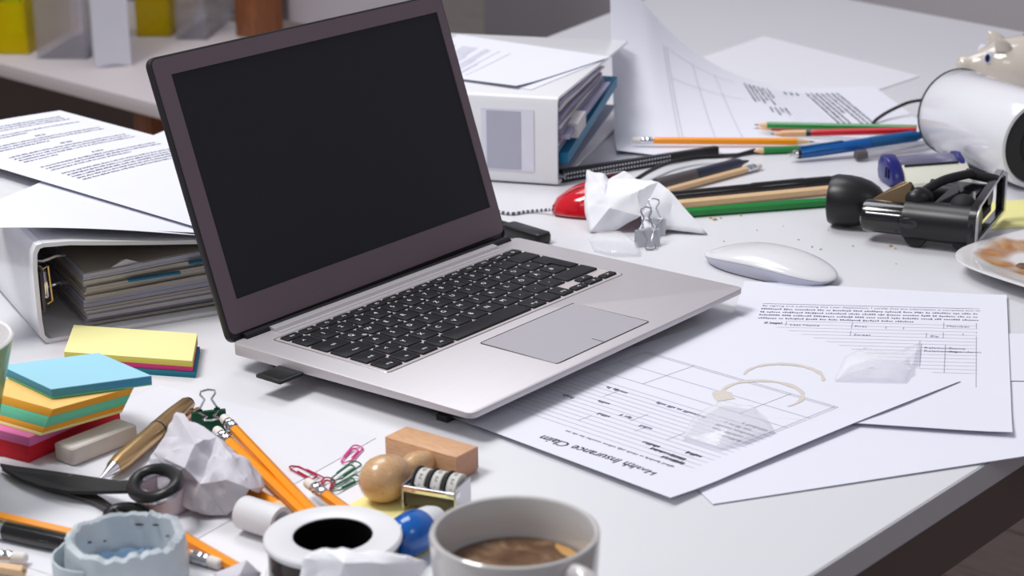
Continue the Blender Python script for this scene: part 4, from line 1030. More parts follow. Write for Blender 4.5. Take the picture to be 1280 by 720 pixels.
b.build('inner_wind', 'blue_tape_core', bt)
b = MB()                                              # loose end bulging at the left
pts = []
for k in range(15):
    a = R(165 + 75 * k / 14); rr = ro + 0.001 + 0.0062 * math.sin(math.pi * k / 14) ** 0.8
    pts.append((rr * math.cos(a), rr * math.sin(a)))
b.grid(lambda i, j: (pts[int(round(i * 14))][0], pts[int(round(i * 14))][1], 0.0006 + j * (0.0205 + 0.0015 * noise.noise((i * 9, 0, 0)))), 14, 4, 0.0012)
b.build('loose_end', 'blue_tape', bt)
for k, (ax, zz, s) in enumerate(((62, 0.0235, 1.0), (84, 0.0225, 1.4), (150, 0.0180, 0.8), (128, 0.0150, 0.7), (40, 0.0195, 0.8))):      # dirt sticking to the inside
    a = R(ax); rr = ro - 0.0072
    MB().lathe([(0, -0.0008), (0.0010 * s, -0.0004), (0.0013 * s, 0.0002), (0, 0.0008)], 7, Matrix.Translation((rr * math.cos(a), rr * math.sin(a), zz)) @ Matrix.Diagonal((1.6, 0.8, 0.6, 1))).build('dirt_speck', 'black_matte', bt)

# ------------------------------------------------------------------ coffee mug
c = at(643.5, 663, 0.078)
mg = thing('coffee_mug', 'white glazed mug half full of coffee, front centre', 'mug', (c.x, c.y, T), R(-50))
rm = 0.0435
MB().lathe([(0, 0.003), (0.026, 0.003), (0.028, 0.0), (0.031, 0.0), (0.0335, 0.004), (0.0385, 0.018), (0.0415, 0.040), (0.0428, 0.062), (rm, 0.0765), (rm - 0.0004, 0.0778), (rm - 0.0016, 0.0785), (rm - 0.0030, 0.0778), (rm - 0.0036, 0.0765), (0.0393, 0.062), (0.0380, 0.040), (0.035, 0.018), (0.030, 0.007), (0, 0.006)], 72).build('body', 'mug_glaze', mg)
hpth = [(0.0405, 0, 0.0690), (0.050, 0, 0.0705), (0.059, 0, 0.067), (0.0655, 0, 0.055), (0.0635, 0, 0.039), (0.054, 0, 0.026), (0.039, 0, 0.022)]
def smooth_path(P, n=6):
    P = [Vector(p) for p in P]; out = []
    for i in range(len(P) - 1):
        a, b_, c_, d = P[max(0, i - 1)], P[i], P[i + 1], P[min(len(P) - 1, i + 2)]
        for k in range(n):
            t = k / n; out.append(0.5 * ((2 * b_) + (c_ - a) * t + (2 * a - 5 * b_ + 4 * c_ - d) * t * t + (3 * b_ - a - 3 * c_ + d) * t ** 3))
    return out + [P[-1]]
MB().tube(smooth_path(hpth), 0.0056, 16).build('handle', 'mug_glaze', mg)
cf = MB().lathe([(0, 0.0560), (0.0383, 0.0560), (0.0386, 0.0555), (0, 0.050)], 56).build('coffee', 'coffee', mg)
b = MB()
b.faces([(x, y, 0.0563) for x, y in [(0.036 * math.cos(R(a)) * s, 0.036 * math.sin(R(a)) * s) for a, s in ((60, 1.02), (75, 1.03), (90, 1.03), (104, 1.02), (100, 0.9), (84, 0.82), (66, 0.9))]], [tuple(range(7))])
b.build('foam', 'coffee_foam', mg, smooth=0)
# ================================================================== REAR BINDER
rb0 = at(697, 234)
rb = thing('lever_arch_binder', 'white lever arch binder behind the laptop, its labelled spine facing us', 'binder', (rb0.x, rb0.y, T + 0.0016), R(-17))
W2, D3, H3 = 0.31, 0.285, 0.087
MB().loft([[(x, 0.004, 0.0), (x, 0.0012, 0.001), (x, 0, 0.005), (x, 0, H3 - 0.006), (x, 0.0015, H3 - 0.0015), (x, 0.006, H3), (x, 0.0068, H3 - 0.003), (x, 0.0042, H3 - 0.0042), (x, 0.0030, H3 - 0.008), (x, 0.0030, 0.006), (x, 0.0042, 0.0035), (x, 0.0068, 0.003), (x, 0.0066, 0)] for x in (-W2, 0)]).build('spine', 'binder_white', rb)
MB().box((-W2 / 2, 0.0066 + D3 / 2, 0.0015), (W2, D3, 0.003), bev=0.0006).build('cover', 'binder_white', rb)
MB().box((-W2 / 2, 0.0060 + D3 / 2, H3 - 0.0015), (W2, D3, 0.003), bev=0.0006).build('cover', 'binder_white', rb)
MB().prism(rrect(-0.0770, 0.0125, -0.0235, 0.0745, 0.0012), 0.0, 0.0009, Matrix(((1, 0, 0, 0), (0, 0, -1, 0), (0, 1, 0, 0), (0, 0, 0, 1)))).build('label_pocket', 'label_pale', rb)
MB().prism(rrect(-0.0715, 0.0140, -0.0365, 0.0720, 0.0006), 0.0009, 0.0013, Matrix(((1, 0, 0, 0), (0, 0, -1, 0), (0, 1, 0, 0), (0, 0, 0, 1)))).build('spine_label', 'label_grey', rb)
rnd = random.Random(8)
def bot(y): return 0.030 + 0.17 * y
def top_(y): return min(H3 - 0.0035, bot(y) + 0.050)
nL = 11
for k in range(nL):
    a, c = k / nL, (k + 0.9) / nL
    xe = rnd.uniform(-0.003, 0.006) + (0.004 if k in (2, 3, 7) else 0)
    rings = []
    ye = rnd.uniform(0.165, 0.185)
    for i in range(8):
        y = 0.008 + (ye - 0.008) * i / 7; b0, t0 = bot(y), top_(y)
        rings.append([(-0.28, y, b0 + (t0 - b0) * a), (xe, y, b0 + (t0 - b0) * a), (xe + 0.001 * math.sin(i * 1.7 + k), y, b0 + (t0 - b0) * c), (-0.28, y, b0 + (t0 - b0) * c)])
    MB().loft(rings).build('page_bundle', ('lilac_paper', 'cream_paper', 'lilac_paper', 'lilac_paper')[k % 4], rb)
MB().loft([[(-0.28, y, bot(y) - 0.0115), (0.008, y, bot(y) - 0.0115), (0.008, y, bot(y) - 0.0010), (-0.28, y, bot(y) - 0.0010)] for y in [0.010 + 0.20 * i / 9 for i in range(10)]]).build('folder_divider', 'teal', rb)
MB().loft([[(-0.05, y, bot(y) + 0.006), (0.0125, y, bot(y) + 0.006), (0.0125, y, bot(y) + 0.0205), (-0.05, y, bot(y) + 0.0205)] for y in (0.030, 0.045, 0.062)]).build('index_tab', 'cream_paper', rb)
MB().loft([[(-0.28, y, 0.0035 + 0.12 * y), (0.004, y, 0.0035 + 0.12 * y), (0.004, y, 0.0050 + 0.12 * y), (-0.28, y, 0.0050 + 0.12 * y)] for y in (0.012, 0.1, 0.22)]).build('plastic_pocket', 'label_grey', rb)
hb = H3 + 0.0022
s3 = quad_sheet('paper_sheet', 'blank white sheet just showing at the right edge on top of the rear binder', [at(575, 100, hb), at(664, 112, hb), at(745, 79, hb), at(650, 55, hb)])
quad_sheet('printed_sheet', 'sheet with faint printed paragraphs lying topmost on the rear binder', [at(510, 90, hb + .0012), at(645, 110, hb + .0012), at(763, 71, hb + .0012), at(572, 43, hb + .0012)],
           lambda u, v: 0.0024 * (1 - v) ** 6 * u, prints=text_sheet(0, 0.21, 0.26, ['f', 'f', 'f', 'f', 's', 'g', 'f', 'f', 'f', 'f', 'f', 'f', 's', 'g', 'f', 'f', 'f', 's', 'g', 'f', 's', 'g', 'g', 's'], 9, 'ink_pale', marg=(0.1, 0.75), start=0.02))
# ------------------------------------------------------------------ clear report cover with its black slide bar
a, c = at(701, 228, 0.0), at(896, 194, 0.0); cy_ = math.atan2(c.y - a.y, c.x - a.x); L = (v2(c) - v2(a)).length
cv = thing('report_cover', 'clear report cover with a black dotted slide bar, between rear binder and curled sheet', 'report cover', (a.x, a.y, T + 0.0004), cy_)
MB().loft([[(x, -0.0034, 0), (x, 0.0034, 0), (x, 0.0034, hh), (x, -0.0024, hh), (x, -0.0034, hh - 0.001)] for x, hh in ((0, 0.0125), (L, 0.0092))]).build('slide_bar', 'black_plastic', cv)
b = MB()
for i in range(36):
    for zz in (0.0038, 0.0082):
        b.box((0.003 + i * 0.0036, -0.00345, zz), (0.0017, 0.0003, 0.0017))
tag(b.build('white_dots', 'label_pale', cv, smooth=0), kind='stuff')
MB().grid(lambda i, j: (0.002 + i * (L - 0.004), 0.005 + j * 0.19, 0.0006 + 0.02 * i * j * 0.1), 6, 6, 0.0003).build('clear_sheet', 'clear_sleeve', cv)
# ------------------------------------------------------------------ large curled sheet
cu0 = Vector((0.1125, 1.940, T)); cyaw2 = R(6.0); CW, CHT = 0.350, 0.285
def curl(u, v):
    q = max(0.0, 1 - u / 0.30); lift = (q ** 2.3) * 0.168 * max(0, (v - 0.06) / (CHT - 0.06)) ** 1.25 + 0.003 * max(0, 1 - u / 0.04) * max(0, 1 - v / 0.05)
    back = 0.030 * (q ** 2) * (v / CHT) - 0.014 * max(0, 1 - u / 0.05)
    return Vector((u + 0.030 * q * q * (v / CHT), v - back * 1.4, 0.0024 + lift))
ct = thing('curled_printed_sheet', 'large printed sheet curling up at its left end behind the pencils', 'paper', cu0, cyaw2)
MB().grid(lambda i, j: curl(i * CW, j * CHT), 40, 24, 0.00025).build('sheet', 'paper', ct, 60)
def cup_(u, v):
    p = curl(u, v); a = curl(u + 0.001, v) - p; c_ = curl(u, v + 0.001) - p
    return p + a.cross(c_).normalized() * 0.0006
rnd = random.Random(14); b = MB()
fr_ = lambda x, y: cup_(min(CW - 0.001, y + 0.012), CHT - 0.012 - x)                    # lines run towards us, the page's top is on the left
for k in range(6): put_words(b, fr_, 0.018, (0.21, 0.08, 0.09, 0.075, 0.09, 0.06)[k] if k else 0.085, 0.168 + k * 0.0058, 0.0030, rnd)
for k in range(4): put_words(b, fr_, 0.10, 0.10 + 0.02 + 0.01 * (k % 2), 0.182 + k * 0.006, 0.0026, rnd)
for k in range(7): put_words(b, fr_, 0.020, 0.20 - (0.08 if k == 3 else 0), 0.246 + k * 0.0062, 0.0030, rnd)
for k in range(3): put_words(b, fr_, 0.022, 0.038, 0.218 + k * 0.0075, 0.0034, rnd)
tag(b.build('text_lines', 'ink_dark', ct, smooth=0, fix=False), kind='stuff')
b = MB()
for yy in (0.058, 0.062, 0.098, 0.128): put_rule(b, fr_, 0.030, yy, 0.225, yy, 0.0006, 30)
for xx in (0.030, 0.085): put_rule(b, fr_, xx, 0.062, xx, 0.155, 0.0005, 30)
for k in range(9): put_rule(b, fr_, 0.02, 0.198 + k * 0.0052, 0.19, 0.198 + k * 0.0052, 0.0003, 14)
tag(b.build('form_rules', 'ink_pale', ct, smooth=0, fix=False), kind='stuff')
quad_sheet('paper_sheet', 'blank white sheet lying flat on the bare rear part of the desk', [at(985, 150, 0.0008), at(1150, 95, 0.0008), at(955, 45, 0.0008), at(810, 95, 0.0008)], m='paper_table')

# ================================================================== PENCILS AND PENS BEFORE THE WHITE CUP
e0 = at(790, 175.5, 0.0095); e1 = at(1012, 177, 0.0080)
pencil('yellow_pencil', 'yellow pencil with white eraser lying across the curled printed sheet', e0, along(e0, e1, 0.190), 'yellow_paint')
m0, m1 = Vector((0.456, 1.942, T + 0.045)), Vector((0.505, 1.808, T + 0.045))     # cup axis: mouth, bottom
def into(px, py, h, L, dy, dz):
    """from a tip seen at px, py into the mouth of the lying cup"""
    a = at(px, py, h); b_ = m0 + (m1 - m0).normalized() * 0.03 + Vector((0, dy, dz))
    return along(a, b_, L), a
def tocup(px, py, h, qx, qy, qh, L):
    a, c_ = at(px, py, h), at(qx, qy, qh); return along(a, c_, L), a
a, c = tocup(943, 156, 0.012, 1135, 160, 0.020, 0.172); pencil('green_pencil', 'green pencil, uppermost of those reaching out of the white cup', a, c, 'green_paint', eraser=False, woodlen=0.014)
a, c = tocup(942, 160.5, 0.005, 1135, 160, 0.010, 0.165); pencil('red_pencil', 'red pencil mostly hidden below the upper green pencil', a, c, 'red_paint', eraser=False, woodlen=0.018)
a, c = tocup(963, 167.5, 0.0125, 1135, 163, 0.020, 0.150); pencil('red_pencil', 'red pencil with a long bare wood point and dark band, beside the white cup', a, c, 'red_paint', eraser=False, woodlen=0.012, body_wood=0.026, band='steel_dark')
a, c = tocup(938, 189, 0.004, 1012, 186, 0.004, 0.085); pencil('green_pencil', 'green pencil lying lowest, its point under the yellow pencil by the black cord', a, c, 'green_paint', eraser=False, woodlen=0.013)
A, B = at(986, 194, 0.0078), at(1140, 171, 0.016); L = 0.150; B = along(A, B, L)
def blue_extra(t, L):
    MB().box((0.036, 0.0, 0.0066), (0.048, 0.0042, 0.0012), bev=0.0005).build('clip', 'blue_solid', t)
pen('blue_pen', 'translucent blue ball pen sticking out of the lying white cup', A, B, [
    ('push_button', 'chrome', [(0, 0), (0.0018, 0), (0.0018, 0.005), (0.0044, 0.006), (0.0046, 0.009), (0, 0.009)]),
    ('ring', 'black_gloss', [(0, 0.0088), (0.0050, 0.0088), (0.0056, 0.012), (0, 0.012)]),
    ('upper_barrel', 'blue_clear', [(0, 0.0118), (0.0055, 0.0118), (0.0061, 0.03), (0.0062, 0.090), (0, 0.090)]),
    ('lower_barrel', 'blue_solid', [(0, 0.0898), (0.0064, 0.090), (0.0064, L - 0.012), (0.003, L), (0, L)])], extra=blue_extra)
A, B = at(1069, 194.5, 0.0062), at(1140, 184, 0.0095); L = 0.12; B = along(A, B, L)
pen('clear_pen', 'clear ball pen with a dark grip lying below the blue pen at the cup mouth', A, B, [
    ('end_plug', 'pen_grey', [(0, 0), (0.0046, 0.0004), (0.0052, 0.003), (0.0050, 0.012), (0, 0.012)]),
    ('barrel', 'clear_pen', [(0, 0.0118), (0.0050, 0.012), (0.0054, 0.02), (0.0054, L), (0, L)])])
A, B = at(936, 201, 0.0052), at(820, 230.5, 0.0062); L = (B - A).length
pen('navy_pen', 'dark blue pen with grey grip and metal point, beside the bare wood pencils', A, B, [
    ('nib', 'steel_dark', [(0, 0), (0.0009, 0.0004), (0.0026, 0.009), (0.0040, 0.014), (0, 0.014)]),
    ('barrel', 'pen_navy', [(0, 0.0139), (0.0046, 0.014), (0.0058, 0.020), (0.0058, L * 0.60), (0, L * 0.60)]),
    ('grip', 'pen_grey', [(0, L * 0.598), (0.0060, L * 0.60), (0.0060, L), (0, L)])])
e0, e1 = at(951, 207, 0.0042), at(832, 239, 0.0042)
pencil('wooden_pencil', 'bare wood pencil with silver ferrule pointing right, next to the navy pen', e0, along(e0, e1, 0.135), 'pencil_wood', tip=False)
A, B = at(1046, 225.5, 0.0055), at(832, 246.5, 0.0055); L = (B - A).length
pen('black_pen', 'slim black pen lying between the bare wood pencils', A, B, [
    ('barrel', 'black_plastic', [(0, 0), (0.0040, 0.0004), (0.0052, 0.008), (0.0054, L * 0.2), (0, L * 0.2)]),
    ('cap', 'black_gloss', [(0, L * 0.199), (0.0058, L * 0.2), (0.0058, L * 0.50), (0.0052, L * 0.51), (0.0052, L), (0, L)])])
e0, e1 = at(1040, 237, 0.0052), at(838, 256.5, 0.0052)
pencil('wooden_pencil', 'bare wood pencil lying between the black pen and the green pencil', e0, e1, 'pencil_wood', eraser=False, tip=False, r=0.0045)
e0, e1 = at(1036, 252.5, 0.0045), at(842, 267, 0.0045)
pencil('green_pencil', 'green pencil, frontmost of the row under the crumpled paper', e0, e1, 'green_paint', eraser=False, tip=False, r=0.0047)
cb = thing('thin_cable', 'thin black cord winding from the crumpled paper to the green pencil point', 'cord', at(868, 198))
wbuild(MB().tube(smooth_path([at(790, 228, .0065), at(812, 214, .0085), at(838, 203, .0085), at(868, 197.5, .0075), at(898, 196, .0068), at(918, 194.5, .0024), at(934, 190.5, .0030), at(944, 187.5, .0046)]), 0.0021, 10), 'cord', 'black_plastic', cb)

# ------------------------------------------------------------------ white pencil cup lying on its side
ax = (m1 - m0); Lc = ax.length + 0.004
pc = thing('pencil_cup', 'white glossy pencil cup lying on its side with a black base', 'cup', m0 - Vector((0, 0, 0)), axis_rot(ax))
rc = 0.0445
MB().lathe([(rc - 0.0026, Lc - 0.004), (rc - 0.0030, 0.002), (rc - 0.0022, 0.0), (rc - 0.0006, 0.0), (rc, 0.0012), (rc + 0.0002, Lc - 0.004), (rc - 0.0010, Lc), (rc - 0.0040, Lc + 0.0004), (rc - 0.0052, Lc - 0.002), (0, Lc - 0.002), (0, Lc - 0.004), (rc - 0.0026, Lc - 0.004)], 72, XM).build('wall', 'cup_gloss', pc)
MB().lathe([(rc - 0.0012, -0.0012), (rc + 0.0006, -0.0012), (rc + 0.0006, 0.0004), (rc - 0.0012, 0.0004), (rc - 0.0012, -0.0012)], 72, XM).build('rim_band', 'black_plastic', pc)
bs = MB().lathe([(0, Lc - 0.0019), (rc - 0.0056, Lc - 0.0019), (rc - 0.0056, Lc - 0.0008), (rc - 0.0075, Lc - 0.0002), (0.024, Lc - 0.0004), (0.0232, Lc - 0.0013), (0, Lc - 0.0014)], 56, XM).build('rubber_base', 'rubber', pc)
MB().lathe([(0, Lc - 0.0013), (0.0222, Lc - 0.0012), (0.0218, Lc - 0.0006), (0, Lc - 0.0006)], 48, XM).build('base_disc', 'black_matte', bs)
wc = thing('wire_loop', 'thin black wire loop hanging out behind the mouth of the white cup', 'wire', at(1090, 157))
wbuild(MB().tube(smooth_path([at(1090, 157, .002), at(1095, 150, .006), at(1108, 141, .010), at(1124, 133, .014), at(1140, 127, .017), at(1165, 124, .018)]), 0.0019, 8), 'wire', 'black_plastic', wc)

# ------------------------------------------------------------------ piggy bank
pb = at(1283, 137)
pg = thing('piggy_bank', 'cream glazed pig money bank facing left, far right edge of the desk', 'piggy bank', (pb.x, pb.y, T), R(-4))
def ell(rx, ry, rz, c, M=None, seg=36, ring=20):
    b = MB(); b.lathe([(math.sin(math.pi * k / ring), -math.cos(math.pi * k / ring)) for k in range(ring + 1)], seg, (M or Matrix.Identity(4)) @ Matrix.Translation(c) @ Matrix.Diagonal((rx, ry, rz, 1)))
    return b
prof = [(0, -0.0795), (0.0072, -0.0792), (0.0098, -0.0770), (0.0102, -0.070), (0.0115, -0.064), (0.0175, -0.054), (0.0260, -0.043), (0.0345, -0.028), (0.0395, -0.010), (0.0405, 0.008), (0.037, 0.030), (0.028, 0.048), (0.014, 0.058), (0, 0.061)]
b = MB(); rows = []
for r_, x in prof:
    zc = 0.045 + (0.006 if x < -0.05 else 0.006 * max(0, (-x - 0.02) / 0.03))
    rows.append([(x, r_ * 0.95 * math.cos(2 * math.pi * k / 40), zc + r_ * math.sin(2 * math.pi * k / 40)) for k in range(40)] if r_ else [(x, 0.00001 * math.cos(2 * math.pi * k / 40), zc + 0.00001 * math.sin(2 * math.pi * k / 40)) for k in range(40)])
b.loft(rows); b.build('body', 'pig_glaze', pg, 60)
for sy in (-1, 1):
    b = MB(); b.loft([[(-0.036 + 0.010 * math.cos(a) * s + lx, sy * (0.020 + ly) + sy * 0.006 * math.sin(a) * s, z) for a in [2 * math.pi * k / 12 for k in range(12)]] for s, lx, ly, z in ((1.0, 0.004, -0.002, 0.070), (0.9, 0.001, 0.001, 0.0785), (0.6, -0.003, 0.002, 0.0835), (0.2, -0.006, 0.003, 0.0855))])
    b.build('ear', 'pig_glaze', pg, 60)
    e = ell(0.0058, 0.0024, 0.0075, (-0.0490, sy * 0.0192, 0.0632), None, 20, 12); e.bm.transform(Matrix.Identity(4)); ey = e.build('eye', 'eye_white', pg, 60)
    ell(0.0030, 0.0018, 0.0048, (-0.0505, sy * 0.0212, 0.0628), None, 16, 10).build('pupil', 'navy_clip', ey, 60)
    for lx in (-0.022, 0.026):
        MB().lathe([(0, 0), (0.0095, 0), (0.0105, 0.003), (0.0105, 0.022), (0, 0.024)], 20, Matrix.Translation((lx, sy * 0.019, 0))).build('leg', 'pig_glaze', pg, 60)
for sy in (-1, 1):
    ell(0.0010, 0.0016, 0.0024, (-0.0793, sy * 0.0040, 0.0512), None, 10, 8).build('nostril', 'eraser_grey', pg, 60)
MB().tube(smooth_path([(0.060, 0, 0.05), (0.066, 0.004, 0.056), (0.070, -0.002, 0.061), (0.066, -0.005, 0.066), (0.063, 0.001, 0.062)]), 0.0022, 8).build('tail', 'pig_glaze', pg, 60)
MB().box((0.006, 0, 0.0853), (0.030, 0.0035, 0.0008)).build('coin_slot', 'black_matte', pg)

# ------------------------------------------------------------------ blue and white tape dispenser
g0, g1 = at(1122, 229, 0.0), at(1206, 224, 0.0)
gy = R(12)
gd = thing('tape_dispenser', 'small navy blue and white desk tape dispenser lying before the white cup', 'tape dispenser', (g0.x, g0.y, T), gy)
YZ = Matrix(((0, 0, 1, 0), (1, 0, 0, 0), (0, 1, 0, 0), (0, 0, 0, 1)))
dsh = [(-0.0185, 0.004), (-0.0205, 0.009), (-0.0180, 0.015), (-0.009, 0.024), (0.002, 0.0285), (0.012, 0.027), (0.0185, 0.019), (0.0200, 0.010), (0.0165, 0.002), (0.006, 0.0), (-0.010, 0.0)]
sc_ = lambda P, k: [(a * k, 0.0135 + (b_ - 0.0135) * k) for a, b_ in P]
MB().prism(dsh, -0.014, -0.002, YZ, bev=0.002).build('end_cap', 'navy', gd)
for k in range(2):
    MB().box((-0.0148, -0.004 - 0.006 * k, 0.013), (0.0014, 0.0016, 0.010)).build('grip_rib', 'navy_clip', gd)
MB().prism([(-0.013, 0.011), (-0.0085, 0.0205), (0.001, 0.0255), (0.011, 0.0245), (0.0165, 0.018), (0.0175, 0.010), (0.0145, 0.003), (0.004, 0.0012), (-0.008, 0.0012)], -0.002, 0.058, YZ, bev=0.0006).build('top_shell', 'lilac_metal', gd)
MB().prism([(-0.027, 0.0005), (-0.0265, 0.0060), (-0.015, 0.0175), (-0.0095, 0.0205), (-0.0085, 0.0005)], -0.001, 0.066, YZ, bev=0.0008).build('front_housing', 'ivory_plastic', gd)
MB().box((0.029, -0.0120, 0.0202), (0.056, 0.0012, 0.0022), Matrix.Identity(4)).build('dark_slot', 'black_matte', gd)
MB().prism(sc_(dsh, 0.92), 0.058, 0.065, YZ, bev=0.0015).build('end_cap', 'navy', gd)
for yy, zz in ((-0.0225, 0.009), (-0.0175, 0.0135)):
    MB().lathe([(0, 0), (0.0013, 0), (0.0013, 0.0005), (0, 0.0005)], 12, Matrix.Translation((0.0658, yy, zz)) @ XM).build('screw_hole', 'black_matte', gd)

# ------------------------------------------------------------------ black hole punch with its round knob
hp0 = at(1150, 300)
hpn = thing('hole_punch', 'black desk punch with a round knob and silver edged frame, beside the plate', 'hole punch', (hp0.x, hp0.y, T))
ka, kb_ = at(1092, 254, 0.0235), at(1052, 250, 0.0240); kdir = (kb_ - ka).normalized()
km = lambda o, d: hpn.matrix_world.inverted() @ (Matrix.Translation(o) @ axis_rot(d).to_4x4()) @ XM
MB().lathe([(0, -0.010), (0.0090, -0.0095), (0.0150, -0.004), (0.0196, 0.004), (0.0222, 0.013), (0.0232, 0.022), (0.0232, 0.034), (0.0215, 0.0385), (0.015, 0.0405), (0, 0.041)], 48, km(ka, kdir)).build('knob', 'black_plastic', hpn)
b0_, b1_, b2_ = at(1079, 268, 0.0225), at(1133, 274, 0.0228), at(1222, 283, 0.0232)
bd = (b2_ - b0_).normalized(); Lb1 = (b1_ - b0_).length; Lb2 = (b2_ - b0_).length
MB().lathe([(0, 0), (0.0110, 0), (0.0138, 0.002), (0.0146, 0.006), (0.0146, Lb1), (0, Lb1)], 40, km(b0_, bd)).build('barrel', 'black_gloss', hpn)
MB().lathe([(0, Lb1 - 0.001), (0.0166, Lb1 - 0.001), (0.0172, Lb1 + 0.003), (0.0172, Lb2 - 0.004), (0.0182, Lb2 - 0.002), (0.0182, Lb2), (0, Lb2)], 40, km(b0_, bd)).build('barrel', 'black_plastic', hpn)
sd_ = bd.cross(Vector((0, 0, 1))).normalized()          # towards the viewer
for k, w_ in enumerate((0.0036, 0.0052)):
    o_ = b0_ + bd * (Lb1 + 0.006) + sd_ * (0.0158 - 0.0 * k) + Vector((0, 0, 0.001))
    MB().lathe([(0, -0.001), (0.0068 - 0.003 * k, -0.001), (0.0055 - 0.003 * k, 0.002 + 0.001 * k), (0, 0.0028 + 0.001 * k)], 24, km(o_, sd_) @ Matrix.Diagonal((1.5, 0.8, 1, 1))).build('pivot_boss', 'black_gloss', hpn)
MB().tube([b0_ + bd * 0.006 + sd_ * 0.0136 + Vector((0, 0, 0.0060)), b0_ + bd * (Lb1 - 0.003) + sd_ * 0.0136 + Vector((0, 0, 0.0060))], 0.0008, 6).build('trim_line', 'steel', hpn, M=hpn.matrix_world.inverted())
# amber-brown glossy housing above the first barrel
def hull(name, m, pts, par=hpn, bev=0.0):
    b = MB(); vs_ = [b.bm.verts.new(p) for p in pts]
    r_ = bmesh.ops.convex_hull(b.bm, input=vs_)
    junk = [g for g in r_['geom_interior'] if isinstance(g, bmesh.types.BMVert)]
    if junk: bmesh.ops.delete(b.bm, geom=junk, context='VERTS')
    if bev: bmesh.ops.bevel(b.bm, geom=b.bm.edges[:], offset=bev, segments=2, profile=0.5, affect='EDGES', clamp_overlap=True)
    return wbuild(b, name, m, par, 30)
up_ = Vector((0, 0, 1)); bk = -sd_
o1 = b0_ + bd * 0.004; o2 = b0_ + bd * (Lb1 + 0.002)
hull('brown_housing', 'brown_glass', [o1 + up_ * 0.0125, o2 + up_ * 0.0150, o1 + bd * 0.028 + bk * 0.006 + up_ * 0.032, o2 + bk * 0.004 + up_ * 0.033, o1 + bk * 0.030 + up_ * 0.010, o2 + bk * 0.034 + up_ * 0.012, o1 + bk * 0.030, o2 + bk * 0.034, o1, o2], bev=0.0012)
# base rail behind, lever plates and cross bars
r0, r1 = b0_ + bd * (Lb1 + 0.004) + bk * 0.066 + up_ * 0.0095, b0_ + bd * (Lb2 - 0.004) + bk * 0.066 + up_ * 0.0095
MB().tube([r0, r1], 0.0105, 20).build('rear_barrel', 'black_plastic', hpn, M=hpn.matrix_world.inverted())
p_ = lambda s, b__, u: b0_ + bd * s + bk * b__ + up_ * u
wbuild(MB().tube(smooth_path([p_(Lb1 + 0.004, 0.0, 0.017), p_(Lb1 + 0.012, 0.016, 0.0235), p_(Lb1 + 0.024, 0.036, 0.029), p_(Lb1 + 0.042, 0.058, 0.031)]), 0.0042, 12), 'lever_arm', 'black_plastic', hpn)
hull('lever_plate', 'black_gloss', [p_(Lb1 + 0.020, 0.010, 0.014), p_(Lb1 + 0.044, 0.010, 0.014), p_(Lb1 + 0.030, 0.058, 0.023), p_(Lb1 + 0.054, 0.058, 0.021), p_(Lb1 + 0.020, 0.010, 0.011), p_(Lb1 + 0.044, 0.010, 0.011), p_(Lb1 + 0.030, 0.058, 0.020), p_(Lb1 + 0.054, 0.058, 0.018)], bev=0.0008)
wbuild(MB().tube([p_(Lb1 + 0.036, 0.060, 0.030), p_(Lb2, 0.070, 0.024)], 0.0045, 12), 'cross_bar', 'black_matte', hpn)
hull('bed_plate', 'black_matte', [p_(Lb1 + 0.004, 0.006, -0.004), p_(Lb2 - 0.003, 0.006, -0.004), p_(Lb1 + 0.004, 0.066, -0.004), p_(Lb2 - 0.003, 0.066, -0.004), p_(Lb1 + 0.004, 0.006, 0.002), p_(Lb2 - 0.003, 0.006, 0.002), p_(Lb1 + 0.004, 0.066, 0.002), p_(Lb2 - 0.003, 0.066, 0.002)])
wbuild(ell(0.013, 0.010, 0.010, p_(Lb1 + 0.008, 0.008, 0.0175), None, 24, 14), 'domed_cap', 'black_plastic', hpn, 60)
wbuild(ell(0.012, 0.012, 0.012, p_(Lb2 - 0.016, 0.012, 0.012), None, 24, 14), 'domed_cap', 'black_matte', hpn, 60)
hull('blade_slot', 'steel', [p_(Lb1 + 0.050, 0.030, 0.008), p_(Lb1 + 0.052, 0.031, 0.008), p_(Lb1 + 0.052, 0.031, 0.022), p_(Lb1 + 0.050, 0.030, 0.022), p_(Lb1 + 0.0505, 0.034, 0.008), p_(Lb1 + 0.0505, 0.034, 0.022)])
# end frame with its silver edge
def frame_bar(pts, r, nm, m): wbuild(MB().tube(pts, r, 8, closed=True), nm, m, hpn)
fx = Lb2 + 0.0012
fpts = [p_(fx, -0.017, -0.0145), p_(fx, -0.017, 0.012), p_(fx, -0.006, 0.0195), p_(fx, 0.088, 0.0290), p_(fx, 0.104, 0.0230), p_(fx, 0.106, -0.0145)]
n_f = len(fpts)
ins = lambda k: [f_.lerp(sum(fpts, Vector()) / n_f, k) for f_ in fpts]
i1, i0 = ins(0.20), fpts
b = MB(); A0 = [b.bm.verts.new(p) for p in i0]; A1 = [b.bm.verts.new(p) for p in i1]; B0 = [b.bm.verts.new(p - bd * 0.006) for p in i0]; B1 = [b.bm.verts.new(p - bd * 0.006) for p in i1]
for i in range(n_f):
    j = (i + 1) % n_f
    b.bm.faces.new((A0[i], A0[j], A1[j], A1[i])); b.bm.faces.new((B0[i], B1[i], B1[j], B0[j])); b.bm.faces.new((A0[i], B0[i], B0[j], A0[j])); b.bm.faces.new((A1[i], A1[j], B1[j], B1[i]))
wbuild(b, 'end_frame', 'black_gloss', hpn)
b = MB(); i2, i3 = ins(0.02), ins(0.15); A0 = [b.bm.verts.new(p + bd * 0.0004) for p in i2]; A1 = [b.bm.verts.new(p + bd * 0.0004) for p in i3]
C0 = [b.bm.verts.new(p + bd * 0.0012) for p in i2]; C1_ = [b.bm.verts.new(p + bd * 0.0012) for p in i3]
